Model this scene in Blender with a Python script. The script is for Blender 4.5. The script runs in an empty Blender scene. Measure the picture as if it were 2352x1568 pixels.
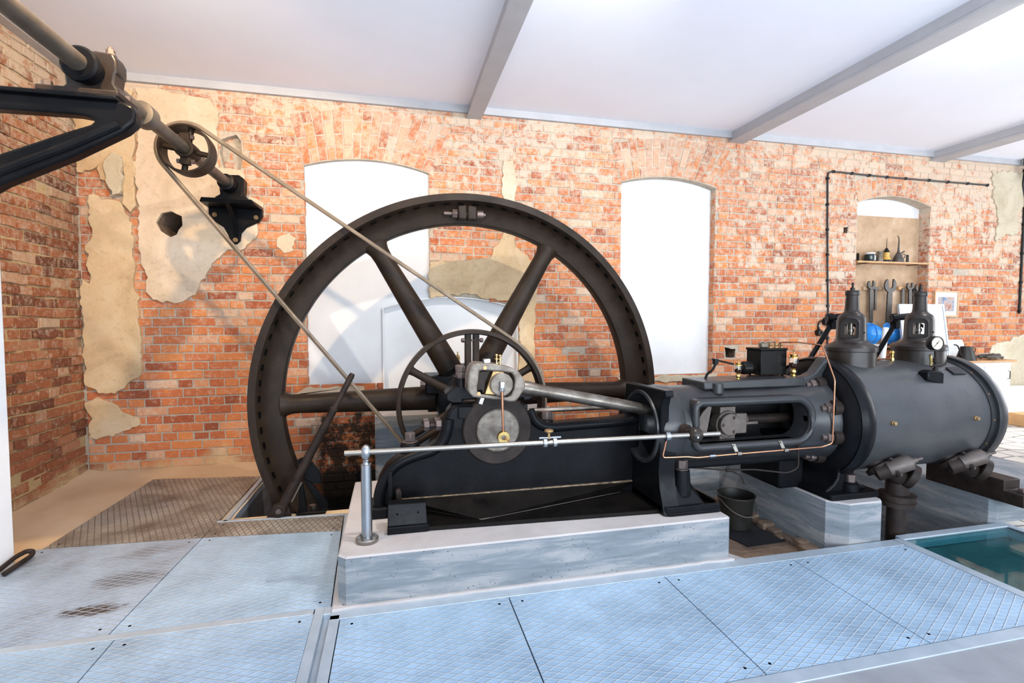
import bpy, bmesh, math, random
from mathutils import Vector, Matrix, noise
random.seed(7)
SC = bpy.context.scene
COL = SC.collection
PI = math.pi
def R(d): return math.radians(d)

# ------------------------------------------------------------------ camera
cam_d = bpy.data.cameras.new('camera')
cam = bpy.data.objects.new('camera', cam_d); COL.objects.link(cam)
cam_d.sensor_width = 36.0; cam_d.sensor_fit = 'HORIZONTAL'
cam_d.lens = 36.0 * 1147.0 / 2352.0
cam_d.clip_start = 0.05
_r = Vector((0.97333, -0.22944, 0)).normalized()
_f = Vector((0.2292, 0.9722, -0.0471)).normalized()
_u = _r.cross(_f).normalized()
cam.matrix_world = Matrix(((_r.x, _u.x, -_f.x, 0), (_r.y, _u.y, -_f.y, 0), (_r.z, _u.z, -_f.z, 1.40), (0, 0, 0, 1)))
SC.camera = cam

# ------------------------------------------------------------------ world, light, exposure
SC.view_settings.view_transform = 'Standard'
SC.view_settings.look = 'None'
SC.view_settings.gamma = 1.0
SC.view_settings.use_curve_mapping = False
SC.view_settings.exposure = 0.0
w = bpy.data.worlds.new('world'); SC.world = w; w.use_nodes = True
w.node_tree.nodes['Background'].inputs[0].default_value = (0.80, 0.90, 1.0, 1)
w.node_tree.nodes['Background'].inputs[1].default_value = 0.8

def area(name, loc, target, sx, sy, power, col):
    d = bpy.data.lights.new(name, 'AREA'); d.shape = 'RECTANGLE'; d.size = sx; d.size_y = sy
    d.energy = power; d.color = col
    o = bpy.data.objects.new(name, d); COL.objects.link(o); o.location = loc
    o.rotation_euler = (Vector(target) - Vector(loc)).to_track_quat('-Z', 'Y').to_euler()
    return o
def lamp(name, loc, power, col, r=0.04, target=None, cone=110):
    d = bpy.data.lights.new(name, 'SPOT'); d.energy = power; d.color = col; d.shadow_soft_size = r
    d.spot_size = R(cone); d.spot_blend = 0.5
    o = bpy.data.objects.new(name, d); COL.objects.link(o); o.location = loc
    o.rotation_euler = (Vector(target) - Vector(loc)).to_track_quat('-Z', 'Y').to_euler()
    return o
# added light panels: unseen daylight from behind the camera and the right-hand end
area('daylight_panel_front', (2.6, -2.6, 1.3), (2.8, 0.3, 3.6), 7.4, 2.2, 640, (0.80, 0.90, 1.0))  # tilted upwards to brighten the ceiling
area('daylight_panel_end', (9.3, 2.2, 1.9), (4, 3.0, 2.6), 2.6, 2.6, 125, (0.95, 0.97, 1.0))
# ceiling spots just behind the visible part of the ceiling
lamp('ceiling_spot_warm', (-1.02, 2.25, 3.42), 270, (1.0, 0.70, 0.38), 0.035, (-1.9, 5.2, 0.9), 120)
lamp('ceiling_spot_mid', (1.35, 1.9, 3.42), 240, (1.0, 0.94, 0.86), 0.035, (0.4, 5.2, 1.2), 120)
lamp('ceiling_spot_right', (4.3, 2.1, 3.42), 110, (1.0, 0.95, 0.88), 0.035, (4.6, 5.2, 1.4), 120)
lamp('ceiling_spot_far', (6.6, 2.4, 3.42), 25, (1.0, 0.95, 0.88), 0.035, (6.6, 5.2, 1.6), 120)
sd = bpy.data.lights.new('sun', 'SUN'); sd.energy = 4.5; sd.color = (1.0, 0.96, 0.88); sd.angle = R(0.6)
so = bpy.data.objects.new('sun', sd); COL.objects.link(so); so.location = (12, 4, 6)
so.rotation_euler = Vector((-1.0, 0.10, -0.62)).to_track_quat('-Z', 'Y').to_euler()

# ------------------------------------------------------------------ mesh helpers
class MB:
    def __init__(s): s.bm = bmesh.new(); s.mi = 0
    def _f(s, vs):
        try:
            f = s.bm.faces.new(vs); f.material_index = s.mi; return f
        except ValueError: return None
    def v(s, p): return s.bm.verts.new(Vector(p))
    def box(s, x0, x1, y0, y1, z0, z1, rot=None, c=None):
        P = [(x, y, z) for x in (x0, x1) for y in (y0, y1) for z in (z0, z1)]
        if rot is not None:
            c = Vector(c if c is not None else ((x0+x1)/2, (y0+y1)/2, (z0+z1)/2))
            P = [c + rot @ (Vector(p) - c) for p in P]
        v = [s.v(p) for p in P]
        for q in ((0,1,3,2),(4,6,7,5),(0,4,5,1),(2,3,7,6),(0,2,6,4),(1,5,7,3)): s._f([v[i] for i in q])
        return s
    def hexa(s, pts):
        v = [s.v(p) for p in pts]
        for q in ((3,2,1,0),(4,5,6,7),(0,1,5,4),(1,2,6,5),(2,3,7,6),(3,0,4,7)): s._f([v[i] for i in q])
        return s
    def _frame(s, d):
        d = Vector(d).normalized()
        a = Vector((0, 0, 1)) if abs(d.z) < 0.9 else Vector((1, 0, 0))
        u = d.cross(a).normalized(); return d, u, d.cross(u).normalized()
    def lathe(s, prof, o, axis, seg=32, closed=False, phase=0.0):
        """prof: (radius, distance along axis) pairs"""
        d, u, w_ = s._frame(axis); o = Vector(o); rings = []
        for r, h in prof:
            if r < 1e-6: rings.append([s.v(o + d*h)])
            else: rings.append([s.v(o + d*h + (u*math.cos(phase+2*PI*i/seg) + w_*math.sin(phase+2*PI*i/seg))*r) for i in range(seg)])
        n = len(rings)
        for k in range(n if closed else n-1):
            a, b = rings[k], rings[(k+1) % n]
            for i in range(seg):
                j = (i+1) % seg
                if len(a) == 1 and len(b) == 1: continue
                if len(a) == 1: s._f([a[0], b[i], b[j]])
                elif len(b) == 1: s._f([a[i], b[0], a[j]])
                else: s._f([a[i], b[i], b[j], a[j]])
        if not closed:
            for a in (rings[0], rings[-1]):
                if len(a) > 1: s._f(a)
        return s
    def cyl(s, p0, p1, r0, r1=None, seg=20, phase=0.0):
        p0, p1 = Vector(p0), Vector(p1)
        return s.lathe([(r0, 0), (r0 if r1 is None else r1, (p1-p0).length)], p0, p1-p0, seg, phase=phase)
    def ball(s, c, r, seg=20, sz=1.0, axis=(0,0,1)):
        n = seg//2
        return s.lathe([(r*math.sin(PI*k/n) if 0 < k < n else 0, -r*sz*math.cos(PI*k/n)) for k in range(n+1)], c, axis, seg)
    def nut(s, p, axis, r, h, stud=0.0, phase=0.0):
        d = Vector(axis).normalized(); p = Vector(p)
        s.cyl(p, p+d*h, r, seg=6, phase=phase)
        if stud: s.cyl(p+d*h*0.9, p+d*(h+stud), r*0.55, seg=10)
        return s
    def tube(s, pts, r, seg=10, closed=False, fillet=0.0, fs=4, radii=None):
        P = [Vector(p) for p in pts]
        if fillet > 0:
            Q = []; n = len(P)
            for i, p in enumerate(P):
                if not closed and i in (0, n-1): Q.append(p); continue
                a, b = P[i-1], P[(i+1) % n]
                da, db = (a-p), (b-p)
                t = min(fillet, da.length*0.45, db.length*0.45)
                A, B = p + da.normalized()*t, p + db.normalized()*t
                for k in range(fs+1):
                    q = k/fs; Q.append(A*(1-q)**2 + p*2*q*(1-q) + B*q*q)
            P = Q
        n = len(P); rings = []; u = None
        for i, p in enumerate(P):
            a = P[i-1] if (closed or i > 0) else p
            b = P[(i+1) % n] if (closed or i < n-1) else p
            t = (b-a)
            if t.length < 1e-9: t = Vector((0,0,1))
            t.normalize()
            if u is None: _, u, _2 = s._frame(t)
            else:
                u = (u - t*u.dot(t))
                if u.length < 1e-6: _, u, _2 = s._frame(t)
                u.normalize()
            v_ = t.cross(u); rr = radii[i] if radii else r
            rings.append([s.v(p + (u*math.cos(2*PI*k/seg) + v_*math.sin(2*PI*k/seg))*rr) for k in range(seg)])
        for i in range(n if closed else n-1):
            a, b = rings[i], rings[(i+1) % n]
            sh = 0
            if closed and i == n-1:
                sh = min(range(seg), key=lambda k: (a[0].co - b[k].co).length)
            for k in range(seg): s._f([a[k], a[(k+1) % seg], b[(k+1+sh) % seg], b[(k+sh) % seg]])
        if not closed: s._f(rings[0][::-1]); s._f(rings[-1])
        return s
    def prism(s, out, plane, d0, d1, holes=()):
        def m(p, d):
            a, b = p
            return {'XZ': (a, d, b), 'YZ': (d, a, b), 'XY': (a, b, d)}[plane]
        loops = [out] + list(holes)
        if not holes:
            A = [s.v(m(p, d0)) for p in out]; B = [s.v(m(p, d1)) for p in out]
            s._f(A); s._f(B[::-1])
            for i in range(len(A)): s._f([A[i], B[i], B[(i+1) % len(A)], A[(i+1) % len(A)]])
            return s
        caps = []
        for d in (d0, d1):
            LL = [[s.v(m(p, d)) for p in L] for L in loops]
            es = [s.bm.edges.new((L[i], L[(i+1) % len(L)])) for L in LL for i in range(len(L))]
            g = bmesh.ops.triangle_fill(s.bm, edges=es, use_beauty=True)
            for f in g['geom']:
                if isinstance(f, bmesh.types.BMFace): f.material_index = s.mi
            caps.append(LL)
        for A, B in zip(*caps):
            for i in range(len(A)): s._f([A[i], B[i], B[(i+1) % len(A)], A[(i+1) % len(A)]])
        return s
    def build(s, name, mat, parent=None, bevel=0.0, seg=2, label=None, origin=None, smooth=True, ang=35, recalc=True):
        if recalc: bmesh.ops.recalc_face_normals(s.bm, faces=s.bm.faces[:])
        me = bpy.data.meshes.new(name)
        if origin is not None: bmesh.ops.translate(s.bm, vec=-Vector(origin), verts=s.bm.verts[:])
        s.bm.to_mesh(me); s.bm.free()
        for m_ in (mat if isinstance(mat, (list, tuple)) else [mat]): me.materials.append(m_)
        if smooth:
            for p in me.polygons: p.use_smooth = True
            me.set_sharp_from_angle(angle=R(ang))
        o = bpy.data.objects.new(name, me); COL.objects.link(o)
        if origin is not None: o.location = origin
        if parent is not None:
            o.parent = parent
            o.matrix_parent_inverse = parent_world_inv(parent)
        if bevel > 0:
            b = o.modifiers.new('bevel', 'BEVEL'); b.width = bevel; b.segments = seg
            b.limit_method = 'ANGLE'; b.angle_limit = R(40); b.use_clamp_overlap = True
        if label: o['label'] = label
        return o
def thing(name, label, cat, loc, group=None):
    o = bpy.data.objects.new(name, None); COL.objects.link(o); o.location = loc
    o.empty_display_size = 0.1
    o['label'] = label; o['category'] = cat
    if group: o['group'] = group
    return o
def tag(o, label, cat, group=None):
    o['label'] = label; o['category'] = cat
    if group: o['group'] = group
    return o
def struct(o): o['kind'] = 'structure'; return o
def parent_world_inv(p):
    m_ = Matrix.Identity(4); q = p; chain = []
    while q is not None: chain.append(q); q = q.parent
    for q in reversed(chain): m_ = m_ @ q.matrix_parent_inverse @ Matrix.Translation(q.location)
    return m_.inverted()
def copy_tree(o, parent=None):
    c = o.copy(); COL.objects.link(c)
    if parent is not None: c.parent = parent; c.matrix_parent_inverse = o.matrix_parent_inverse.copy()
    for ch in [x for x in bpy.data.objects if x.parent == o]: copy_tree(ch, c)
    return c
def arc(cx, cz, r, a0, a1, n):
    return [(cx + r*math.cos(R(a0+(a1-a0)*i/n)), cz + r*math.sin(R(a0+(a1-a0)*i/n))) for i in range(n+1)]
def rrect(x0, x1, z0, z1, r, n=5):
    if not isinstance(r, (list, tuple)): r = [r]*4   # bl, br, tr, tl
    return (arc(x0+r[0], z0+r[0], r[0], 180, 270, n) + arc(x1-r[1], z0+r[1], r[1], 270, 360, n)
            + arc(x1-r[2], z1-r[2], r[2], 0, 90, n) + arc(x0+r[3], z1-r[3], r[3], 90, 180, n))
def boolean(o, cutters, op='DIFFERENCE'):
    for c in cutters:
        m_ = o.modifiers.new('cut', 'BOOLEAN'); m_.object = c; m_.operation = op; m_.solver = 'EXACT'
    # keep bevels after cuts
    bpy.context.view_layer.update()
    dg = bpy.context.evaluated_depsgraph_get()
    me = bpy.data.meshes.new_from_object(o.evaluated_get(dg))
    o.modifiers.clear(); o.data = me
    for c in cutters: bpy.data.objects.remove(c, do_unlink=True)
    for p in me.polygons: p.use_smooth = True
    me.set_sharp_from_angle(angle=R(35))
    return o

# ------------------------------------------------------------------ materials
class NT:
    def __init__(s, name):
        s.m = bpy.data.materials.new(name); s.m.use_nodes = True; s.t = s.m.node_tree
        s.b = s.t.nodes['Principled BSDF']; s.out = s.t.nodes['Material Output']
    def n(s, typ, **k):
        nd = s.t.nodes.new(typ)
        for a, b in k.items(): setattr(nd, a, b)
        return nd
    def l(s, a, b): s.t.links.new(a, b)
    def val(s, sock, x):
        if hasattr(x, 'is_linked') or isinstance(x, bpy.types.NodeSocket): s.l(x, sock)
        else: sock.default_value = x
    def pos(s): 
        if not hasattr(s, '_p'): s._p = s.n('ShaderNodeNewGeometry').outputs['Position']
        return s._p
    def objc(s):
        if not hasattr(s, '_o'): s._o = s.n('ShaderNodeTexCoord').outputs['Object']
        return s._o
    def math(s, op, a, b=0.0, c=0.0, clamp=False):
        nd = s.n('ShaderNodeMath', operation=op); nd.use_clamp = clamp
        s.val(nd.inputs[0], a); s.val(nd.inputs[1], b); s.val(nd.inputs[2], c); return nd.outputs[0]
    def vmath(s, op, a, b=(0,0,0)):
        nd = s.n('ShaderNodeVectorMath', operation=op); s.val(nd.inputs[0], a); s.val(nd.inputs[1], b); return nd.outputs[0]
    def noise(s, vec, scale, detail=4, rough=0.55, dist=0.0):
        nd = s.n('ShaderNodeTexNoise'); s.val(nd.inputs['Vector'], vec)
        nd.inputs['Scale'].default_value = scale; nd.inputs['Detail'].default_value = detail
        nd.inputs['Roughness'].default_value = rough; nd.inputs['Distortion'].default_value = dist
        return nd
    def ramp(s, fac, stops, interp='LINEAR'):
        nd = s.n('ShaderNodeValToRGB'); nd.color_ramp.interpolation = interp; s.val(nd.inputs[0], fac)
        e = nd.color_ramp.elements
        while len(e) > 1: e.remove(e[-1])
        for i, (p, c) in enumerate(stops):
            if not isinstance(c, (tuple, list)): c = (c, c, c)
            el = e[0] if i == 0 else e.new(p)
            el.position = p; el.color = (*c, 1)
        return nd.outputs[0]
    def mix(s, fac, a, b, blend='MIX'):
        nd = s.n('ShaderNodeMix', data_type='RGBA', blend_type=blend)
        s.val(nd.inputs['Factor'], fac)
        for k, x in ((6, a), (7, b)):
            if isinstance(x, (tuple, list)): nd.inputs[k].default_value = (*x, 1) if len(x) == 3 else x
            else: s.l(x, nd.inputs[k])
        return nd.outputs[2]
    def bump(s, h, strength=0.5, dist=0.01, normal=None):
        nd = s.n('ShaderNodeBump'); nd.inputs['Strength'].default_value = strength; nd.inputs['Distance'].default_value = dist
        s.l(h, nd.inputs['Height'])
        if normal is not None: s.l(normal, nd.inputs['Normal'])
        return nd.outputs[0]
    def set(s, **k):
        for a, x in k.items():
            sock = s.b.inputs[{'col': 'Base Color', 'rough': 'Roughness', 'metal': 'Metallic', 'normal': 'Normal', 'spec': 'Specular IOR Level', 'trans': 'Transmission Weight', 'ior': 'IOR', 'coat': 'Coat Weight'}[a]]
            if isinstance(x, (tuple, list)): sock.default_value = (*x, 1) if len(x) == 3 else x
            else: s.val(sock, x)
        return s.m

def pmat(name, c1, c2, scale=12, rough=0.5, metal=0.0, bump=0.15, bscale=60, bdist=0.004, r2=None, c3=None, spec=None):
    t = NT(name); p = t.objc()
    a = t.noise(p, scale, 5, 0.6).outputs['Fac']
    stops = [(0.32, c1), (0.68, c2)]
    if c3: stops.append((0.78, c3))
    col = t.ramp(a, stops)
    h = t.noise(p, bscale, 4, 0.6).outputs['Fac']
    r = t.ramp(t.noise(p, scale*2.2, 4, 0.6).outputs['Fac'], [(0.3, rough), (0.7, r2 if r2 is not None else rough)])
    if spec is not None: t.set(spec=spec)
    return t.set(col=col, rough=r, metal=metal, normal=t.bump(h, bump, bdist))

M = {}
M['iron'] = pmat('black_painted_iron', (0.003, 0.0032, 0.004), (0.006, 0.006, 0.0072), 7, 0.28, 0, 0.20, 45, 0.004, r2=0.40, spec=0.11)
M['iron_grey'] = pmat('dark_grey_painted_iron', (0.016, 0.0165, 0.018), (0.028, 0.028, 0.030), 5, 0.27, 0, 0.14, 40, 0.003, r2=0.40, spec=0.38)
M['jacket'] = pmat('grey_jacket_paint', (0.034, 0.035, 0.038), (0.050, 0.050, 0.052), 4, 0.26, 0, 0.10, 35, 0.003, r2=0.36, spec=0.5)
M['wheel'] = pmat('wheel_iron', (0.012, 0.0075, 0.005), (0.026, 0.0165, 0.011), 5, 0.40, 0, 0.25, 35, 0.004, r2=0.56, c3=(0.017, 0.016, 0.013), spec=0.15)
M['dome'] = pmat('brown_black_iron', (0.015, 0.0105, 0.0085), (0.024, 0.0175, 0.014), 6, 0.28, 0, 0.16, 90, 0.002, r2=0.38, spec=0.30)
M['nut'] = pmat('bare_nut_steel', (0.075, 0.054, 0.048), (0.13, 0.098, 0.09), 20, 0.36, 0.5, 0.15, 80, 0.002, r2=0.5)
M['steel'] = pmat('bright_steel', (0.26, 0.235, 0.205), (0.34, 0.315, 0.285), 8, 0.32, 1.0, 0.0, 120, 0.001, r2=0.40, c3=(0.22, 0.185, 0.145))
M['brushed'] = pmat('brushed_stainless', (0.32, 0.335, 0.355), (0.38, 0.395, 0.415), 10, 0.32, 1.0, 0.0, 150, 0.001)
M['worn'] = pmat('worn_grey_steel', (0.10, 0.076, 0.058), (0.215, 0.188, 0.158), 22, 0.42, 0.3, 0.3, 45, 0.003, r2=0.6, c3=(0.09, 0.062, 0.045))
M['xhead'] = pmat('oily_brown_steel', (0.075, 0.058, 0.05), (0.12, 0.095, 0.082), 16, 0.42, 0.3, 0.2, 45, 0.002, r2=0.55)
M['rod'] = pmat('greased_steel', (0.085, 0.066, 0.052), (0.23, 0.205, 0.18), 9, 0.30, 0.9, 0.1, 60, 0.002, r2=0.48)
M['shaft'] = pmat('grey_shaft_steel', (0.085, 0.07, 0.055), (0.15, 0.125, 0.10), 8, 0.42, 0.5, 0.1, 60, 0.002)
M['brass'] = pmat('brass', (0.52, 0.36, 0.11), (0.70, 0.52, 0.22), 20, 0.25, 1.0, 0.08, 90, 0.001)
M['bronze'] = pmat('oily_bronze', (0.22, 0.13, 0.06), (0.42, 0.27, 0.12), 18, 0.4, 0.7, 0.3, 60, 0.003)
M['copper'] = pmat('copper_pipe', (0.36, 0.165, 0.095), (0.46, 0.225, 0.135), 20, 0.30, 1.0, 0.05, 90, 0.001)
M['dark'] = pmat('dark_cavity_iron', (0.002, 0.002, 0.002), (0.003, 0.003, 0.003), 8, 0.8, 0, 0.1, 40, spec=0.02)  # black that stands in for the shade inside holes and slots
M['rust'] = pmat('rusty_iron', (0.012, 0.008, 0.007), (0.030, 0.020, 0.016), 12, 0.55, 0.1, 0.3, 50, 0.003, spec=0.2)
M['belt'] = pmat('worn_belt_leather', (0.10, 0.075, 0.05), (0.20, 0.155, 0.11), 6, 0.45, 0, 0.15, 60, 0.002)
M['white'] = pmat('white_paint', (0.70, 0.70, 0.71), (0.75, 0.75, 0.76), 4, 0.75, 0, 0.12, 18, 0.004)
M['ceiling'] = pmat('ceiling_board', (0.83, 0.86, 0.95), (0.85, 0.88, 0.97), 3, 0.8, 0, 0.05, 8, 0.003)
M['beam'] = pmat('ceiling_beam_paint', (0.40, 0.40, 0.42), (0.45, 0.45, 0.47), 5, 0.55, 0, 0.05, 20, 0.003)
M['wood'] = pmat('shelf_wood', (0.42, 0.22, 0.09), (0.58, 0.34, 0.16), 9, 0.5, 0, 0.2, 40, 0.003)
M['pine'] = pmat('light_frame_wood', (0.50, 0.30, 0.16), (0.60, 0.38, 0.21), 20, 0.5, 0, 0.1, 60, 0.002)
M['black'] = pmat('black_plastic', (0.007, 0.007, 0.008), (0.011, 0.011, 0.012), 20, 0.4, 0, 0.05, 80, 0.001, spec=0.25)
M['box'] = pmat('black_enamel', (0.004, 0.0035, 0.0035), (0.006, 0.0055, 0.005), 20, 0.30, 0, 0.05, 80, 0.001, spec=0.12)
M['rubber'] = pmat('black_rubber_mat', (0.010, 0.010, 0.012), (0.02, 0.02, 0.023), 20, 0.55, 0, 0.3, 50, 0.003)
M['pan'] = pmat('oily_black_pan', (0.003, 0.0027, 0.0025), (0.008, 0.0065, 0.0058), 6, 0.35, 0, 0.1, 50, 0.002, r2=0.5, spec=0.15)
M['seam'] = pmat('flaking_tan_seam', (0.03, 0.02, 0.014), (0.24, 0.175, 0.11), 26, 0.7, 0, 0.5, 50, 0.004)
M['helmet'] = pmat('blue_helmet_plastic', (0.01, 0.20, 0.62), (0.02, 0.26, 0.72), 6, 0.3, 0, 0.02, 50, 0.001)
M['paper'] = pmat('white_paper', (0.68, 0.68, 0.68), (0.72, 0.72, 0.72), 10, 0.6, 0, 0.02, 50, 0.001)
M['dial'] = pmat('aged_dial', (0.52, 0.45, 0.34), (0.60, 0.53, 0.42), 10, 0.4, 0, 0.0, 50)
M['red'] = pmat('red_plastic', (0.55, 0.02, 0.02), (0.62, 0.03, 0.03), 10, 0.35, 0, 0.02, 50, 0.001)
M['tool'] = pmat('forged_tool_steel', (0.045, 0.038, 0.032), (0.085, 0.075, 0.065), 16, 0.45, 0.2, 0.2, 60, 0.002)
M['jar'] = pmat('dark_oil_jar', (0.012, 0.022, 0.02), (0.02, 0.03, 0.03), 10, 0.15, 0, 0.0, 50, 0.001)
M['oilcan'] = pmat('tarnished_tin', (0.10, 0.085, 0.06), (0.20, 0.17, 0.13), 14, 0.45, 0.6, 0.2, 60, 0.002)
M['cloth'] = pmat('dark_rag', (0.05, 0.045, 0.04), (0.14, 0.12, 0.10), 18, 0.9, 0, 0.6, 30, 0.01)
M['amber'] = pmat('amber_plastic', (0.55, 0.30, 0.05), (0.65, 0.38, 0.09), 10, 0.3, 0, 0.05, 50, 0.001)
M['pipe_brown'] = pmat('brown_tube', (0.10, 0.05, 0.035), (0.14, 0.075, 0.05), 10, 0.5, 0, 0.1, 50, 0.001)
M['bucket'] = pmat('old_grey_pail', (0.014, 0.0125, 0.011), (0.028, 0.025, 0.021), 9, 0.45, 0.3, 0.2, 40, 0.003)
M['oil'] = pmat('dark_lubricating_oil', (0.016, 0.005, 0.002), (0.02, 0.007, 0.003), 10, 0.05, 0, 0.0, 50, 0.001)
M['cardboard'] = pmat('brown_cardboard', (0.45, 0.25, 0.10), (0.55, 0.33, 0.16), 6, 0.8, 0, 0.1, 40, 0.002)
t = NT('clear_glass'); M['glass'] = t.set(col=(0.95, 0.97, 0.96), rough=0.02, trans=1.0, ior=1.3)
t = NT('floor_glass'); M['floorglass'] = t.set(col=(0.35, 0.72, 0.76), rough=0.03, trans=1.0, ior=1.2)

# wooden back board of the tool niche
t = NT('stained_fibreboard'); p = t.pos()
c = t.ramp(t.noise(p, 3.0, 6, 0.65).outputs['Fac'], [(0.30, (0.32, 0.19, 0.10)), (0.55, (0.46, 0.31, 0.19)), (0.75, (0.60, 0.45, 0.32))])
M['board'] = t.set(col=c, rough=0.7, normal=t.bump(t.noise(p, 30, 4).outputs['Fac'], 0.2, 0.004))

RED = [(0.0, (0.26, 0.072, 0.036)), (0.2, (0.40, 0.108, 0.045)), (0.5, (0.50, 0.162, 0.064)), (0.72, (0.60, 0.215, 0.068)), (0.86, (0.55, 0.29, 0.175)), (1.0, (0.60, 0.43, 0.31))]
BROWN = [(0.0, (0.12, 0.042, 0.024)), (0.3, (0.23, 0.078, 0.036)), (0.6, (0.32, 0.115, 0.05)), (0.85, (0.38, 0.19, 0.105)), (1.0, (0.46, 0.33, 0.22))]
def wall_finish(t, col, W, wash, amount, stain, base=0.66, zk=0.11):
    """old limewash in sharp-edged patches, and oil soaked into the masonry round the wheel pit"""
    s3 = t.n('ShaderNodeSeparateXYZ'); t.l(W, s3.inputs[0]); z = s3.outputs[2]; x = s3.outputs[0]
    n1 = t.noise(W, 6.5, 8, 0.72, 0.3).outputs['Fac']; n2 = t.noise(W, 0.75, 3, 0.5).outputs['Fac']
    f = t.math('ADD', n1, t.math('MULTIPLY', t.math('SUBTRACT', n2, 0.5), 0.55))
    f = t.math('ADD', f, t.math('MULTIPLY', t.math('SUBTRACT', z, 1.9), zk))
    f = t.math('ADD', f, t.math('MULTIPLY', t.math('MULTIPLY', t.math('SUBTRACT', x, 3.2), 0.2, clamp=True), 0.13))
    m_ = t.ramp(f, [(base, 0.0), (base+0.05, amount)])
    col = t.mix(m_, col, wash)
    soft = t.ramp(t.math('ADD', t.noise(W, 18, 6, 0.75).outputs['Fac'], t.math('MULTIPLY', t.math('SUBTRACT', z, 1.9), 0.05)), [(0.46, 0.0), (0.68, 0.72)])
    col = t.mix(soft, col, wash)
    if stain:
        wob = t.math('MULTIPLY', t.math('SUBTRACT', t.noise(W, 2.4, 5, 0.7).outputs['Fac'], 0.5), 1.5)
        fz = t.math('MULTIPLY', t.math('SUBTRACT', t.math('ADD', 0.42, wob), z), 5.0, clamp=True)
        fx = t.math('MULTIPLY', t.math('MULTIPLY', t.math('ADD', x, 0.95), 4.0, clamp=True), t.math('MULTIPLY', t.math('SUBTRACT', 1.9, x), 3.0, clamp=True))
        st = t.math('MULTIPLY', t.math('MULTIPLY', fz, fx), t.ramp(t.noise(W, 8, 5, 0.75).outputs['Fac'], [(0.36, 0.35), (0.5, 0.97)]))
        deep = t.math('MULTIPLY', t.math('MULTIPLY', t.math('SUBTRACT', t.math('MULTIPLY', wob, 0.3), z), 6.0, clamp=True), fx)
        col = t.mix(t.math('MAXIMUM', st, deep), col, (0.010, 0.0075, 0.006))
    sand = t.math('MULTIPLY', t.math('SUBTRACT', t.math('ADD', 0.13, t.math('MULTIPLY', t.math('SUBTRACT', t.noise(W, 3.0, 5, 0.7).outputs['Fac'], 0.5), 0.6)), z), 6.0, clamp=True)
    sx = t.math('MULTIPLY', t.math('SUBTRACT', -1.0, x), 5.0, clamp=True)
    return t.mix(t.math('MULTIPLY', t.math('MULTIPLY', sand, sx), 0.85), col, (0.50, 0.36, 0.20))
def brick_face(name, stops, wash, amount, stain=False, base=0.66, zk=0.11, bumpd=0.008):
    t = NT(name); W = t.pos()
    at = t.n('ShaderNodeAttribute'); at.attribute_name = 'tone'
    sc = t.n('ShaderNodeSeparateColor'); t.l(at.outputs['Color'], sc.inputs[0])
    fine = t.noise(W, 24, 6, 0.7).outputs['Fac']
    tn = t.math('ADD', sc.outputs[0], t.math('MULTIPLY', t.math('SUBTRACT', fine, 0.5), 0.55))
    col = t.ramp(tn, stops)
    # chips that show the fresher, more orange body of the brick
    chip = t.ramp(t.noise(W, 13, 4, 0.6).outputs['Fac'], [(0.60, 0.0), (0.64, 0.7)])
    col = t.mix(t.math('MULTIPLY', chip, sc.outputs[1]), col, tuple(min(1, c*1.25) for c in stops[3][1]))
    col = wall_finish(t, col, W, wash, amount, stain, base, zk)
    h = t.math('ADD', t.math('MULTIPLY', fine, 0.7), t.math('MULTIPLY', chip, -0.35))
    return t.set(col=col, rough=0.85, spec=0.22, normal=t.bump(h, 0.8, bumpd))
def mortar_face(name, c0, wash, amount, stain=False, base=0.66, zk=0.11):
    t = NT(name); W = t.pos()
    col = t.mix(t.noise(W, 28, 5, 0.65).outputs['Fac'], tuple(x*0.70 for x in c0), tuple(min(1, x*1.25) for x in c0))
    col = wall_finish(t, col, W, wash, amount*0.8, stain, base, zk)
    return t.set(col=col, rough=0.9, spec=0.15, normal=t.bump(t.noise(W, 45, 5, 0.7).outputs['Fac'], 0.8, 0.008))
WASH = (0.60, 0.49, 0.38)
M['brick'] = brick_face('red_brick', RED, WASH, 0.80, True)
M['mortar'] = mortar_face('grey_lime_mortar', (0.42, 0.36, 0.29), WASH, 0.8, True)
M['brick_arch'] = brick_face('arch_brick', RED, (0.56, 0.42, 0.31), 0.6, False, 0.62)
WASH2 = (0.50, 0.41, 0.32)
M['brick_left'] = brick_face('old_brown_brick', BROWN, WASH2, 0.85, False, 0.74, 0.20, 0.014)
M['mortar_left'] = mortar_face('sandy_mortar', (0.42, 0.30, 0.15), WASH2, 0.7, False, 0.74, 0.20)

def plaster_mat(name, a, b, c):
    t = NT(name); p = t.pos()
    col = t.ramp(t.noise(p, 2.2, 7, 0.68, 0.6).outputs['Fac'], [(0.28, a), (0.5, b), (0.72, c)])
    spk = t.ramp(t.noise(p, 22, 5, 0.7).outputs['Fac'], [(0.30, 0.80), (0.46, 1.0)])
    col = t.mix(1.0, col, spk, 'MULTIPLY')
    h = t.math('ADD', t.noise(p, 8, 6, 0.65).outputs['Fac'], t.math('MULTIPLY', t.noise(p, 60, 4, 0.6).outputs['Fac'], 0.3))
    return t.set(col=col, rough=0.85, spec=0.2, normal=t.bump(h, 0.6, 0.012))
M['plaster'] = plaster_mat('old_tan_plaster', (0.42, 0.29, 0.16), (0.58, 0.42, 0.25), (0.66, 0.52, 0.35))
M['plaster_pale'] = plaster_mat('pale_plaster', (0.52, 0.40, 0.27), (0.64, 0.50, 0.36), (0.72, 0.60, 0.47))
M['lime'] = plaster_mat('grey_lime_render', (0.40, 0.33, 0.23), (0.52, 0.45, 0.33), (0.60, 0.53, 0.42))

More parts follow.
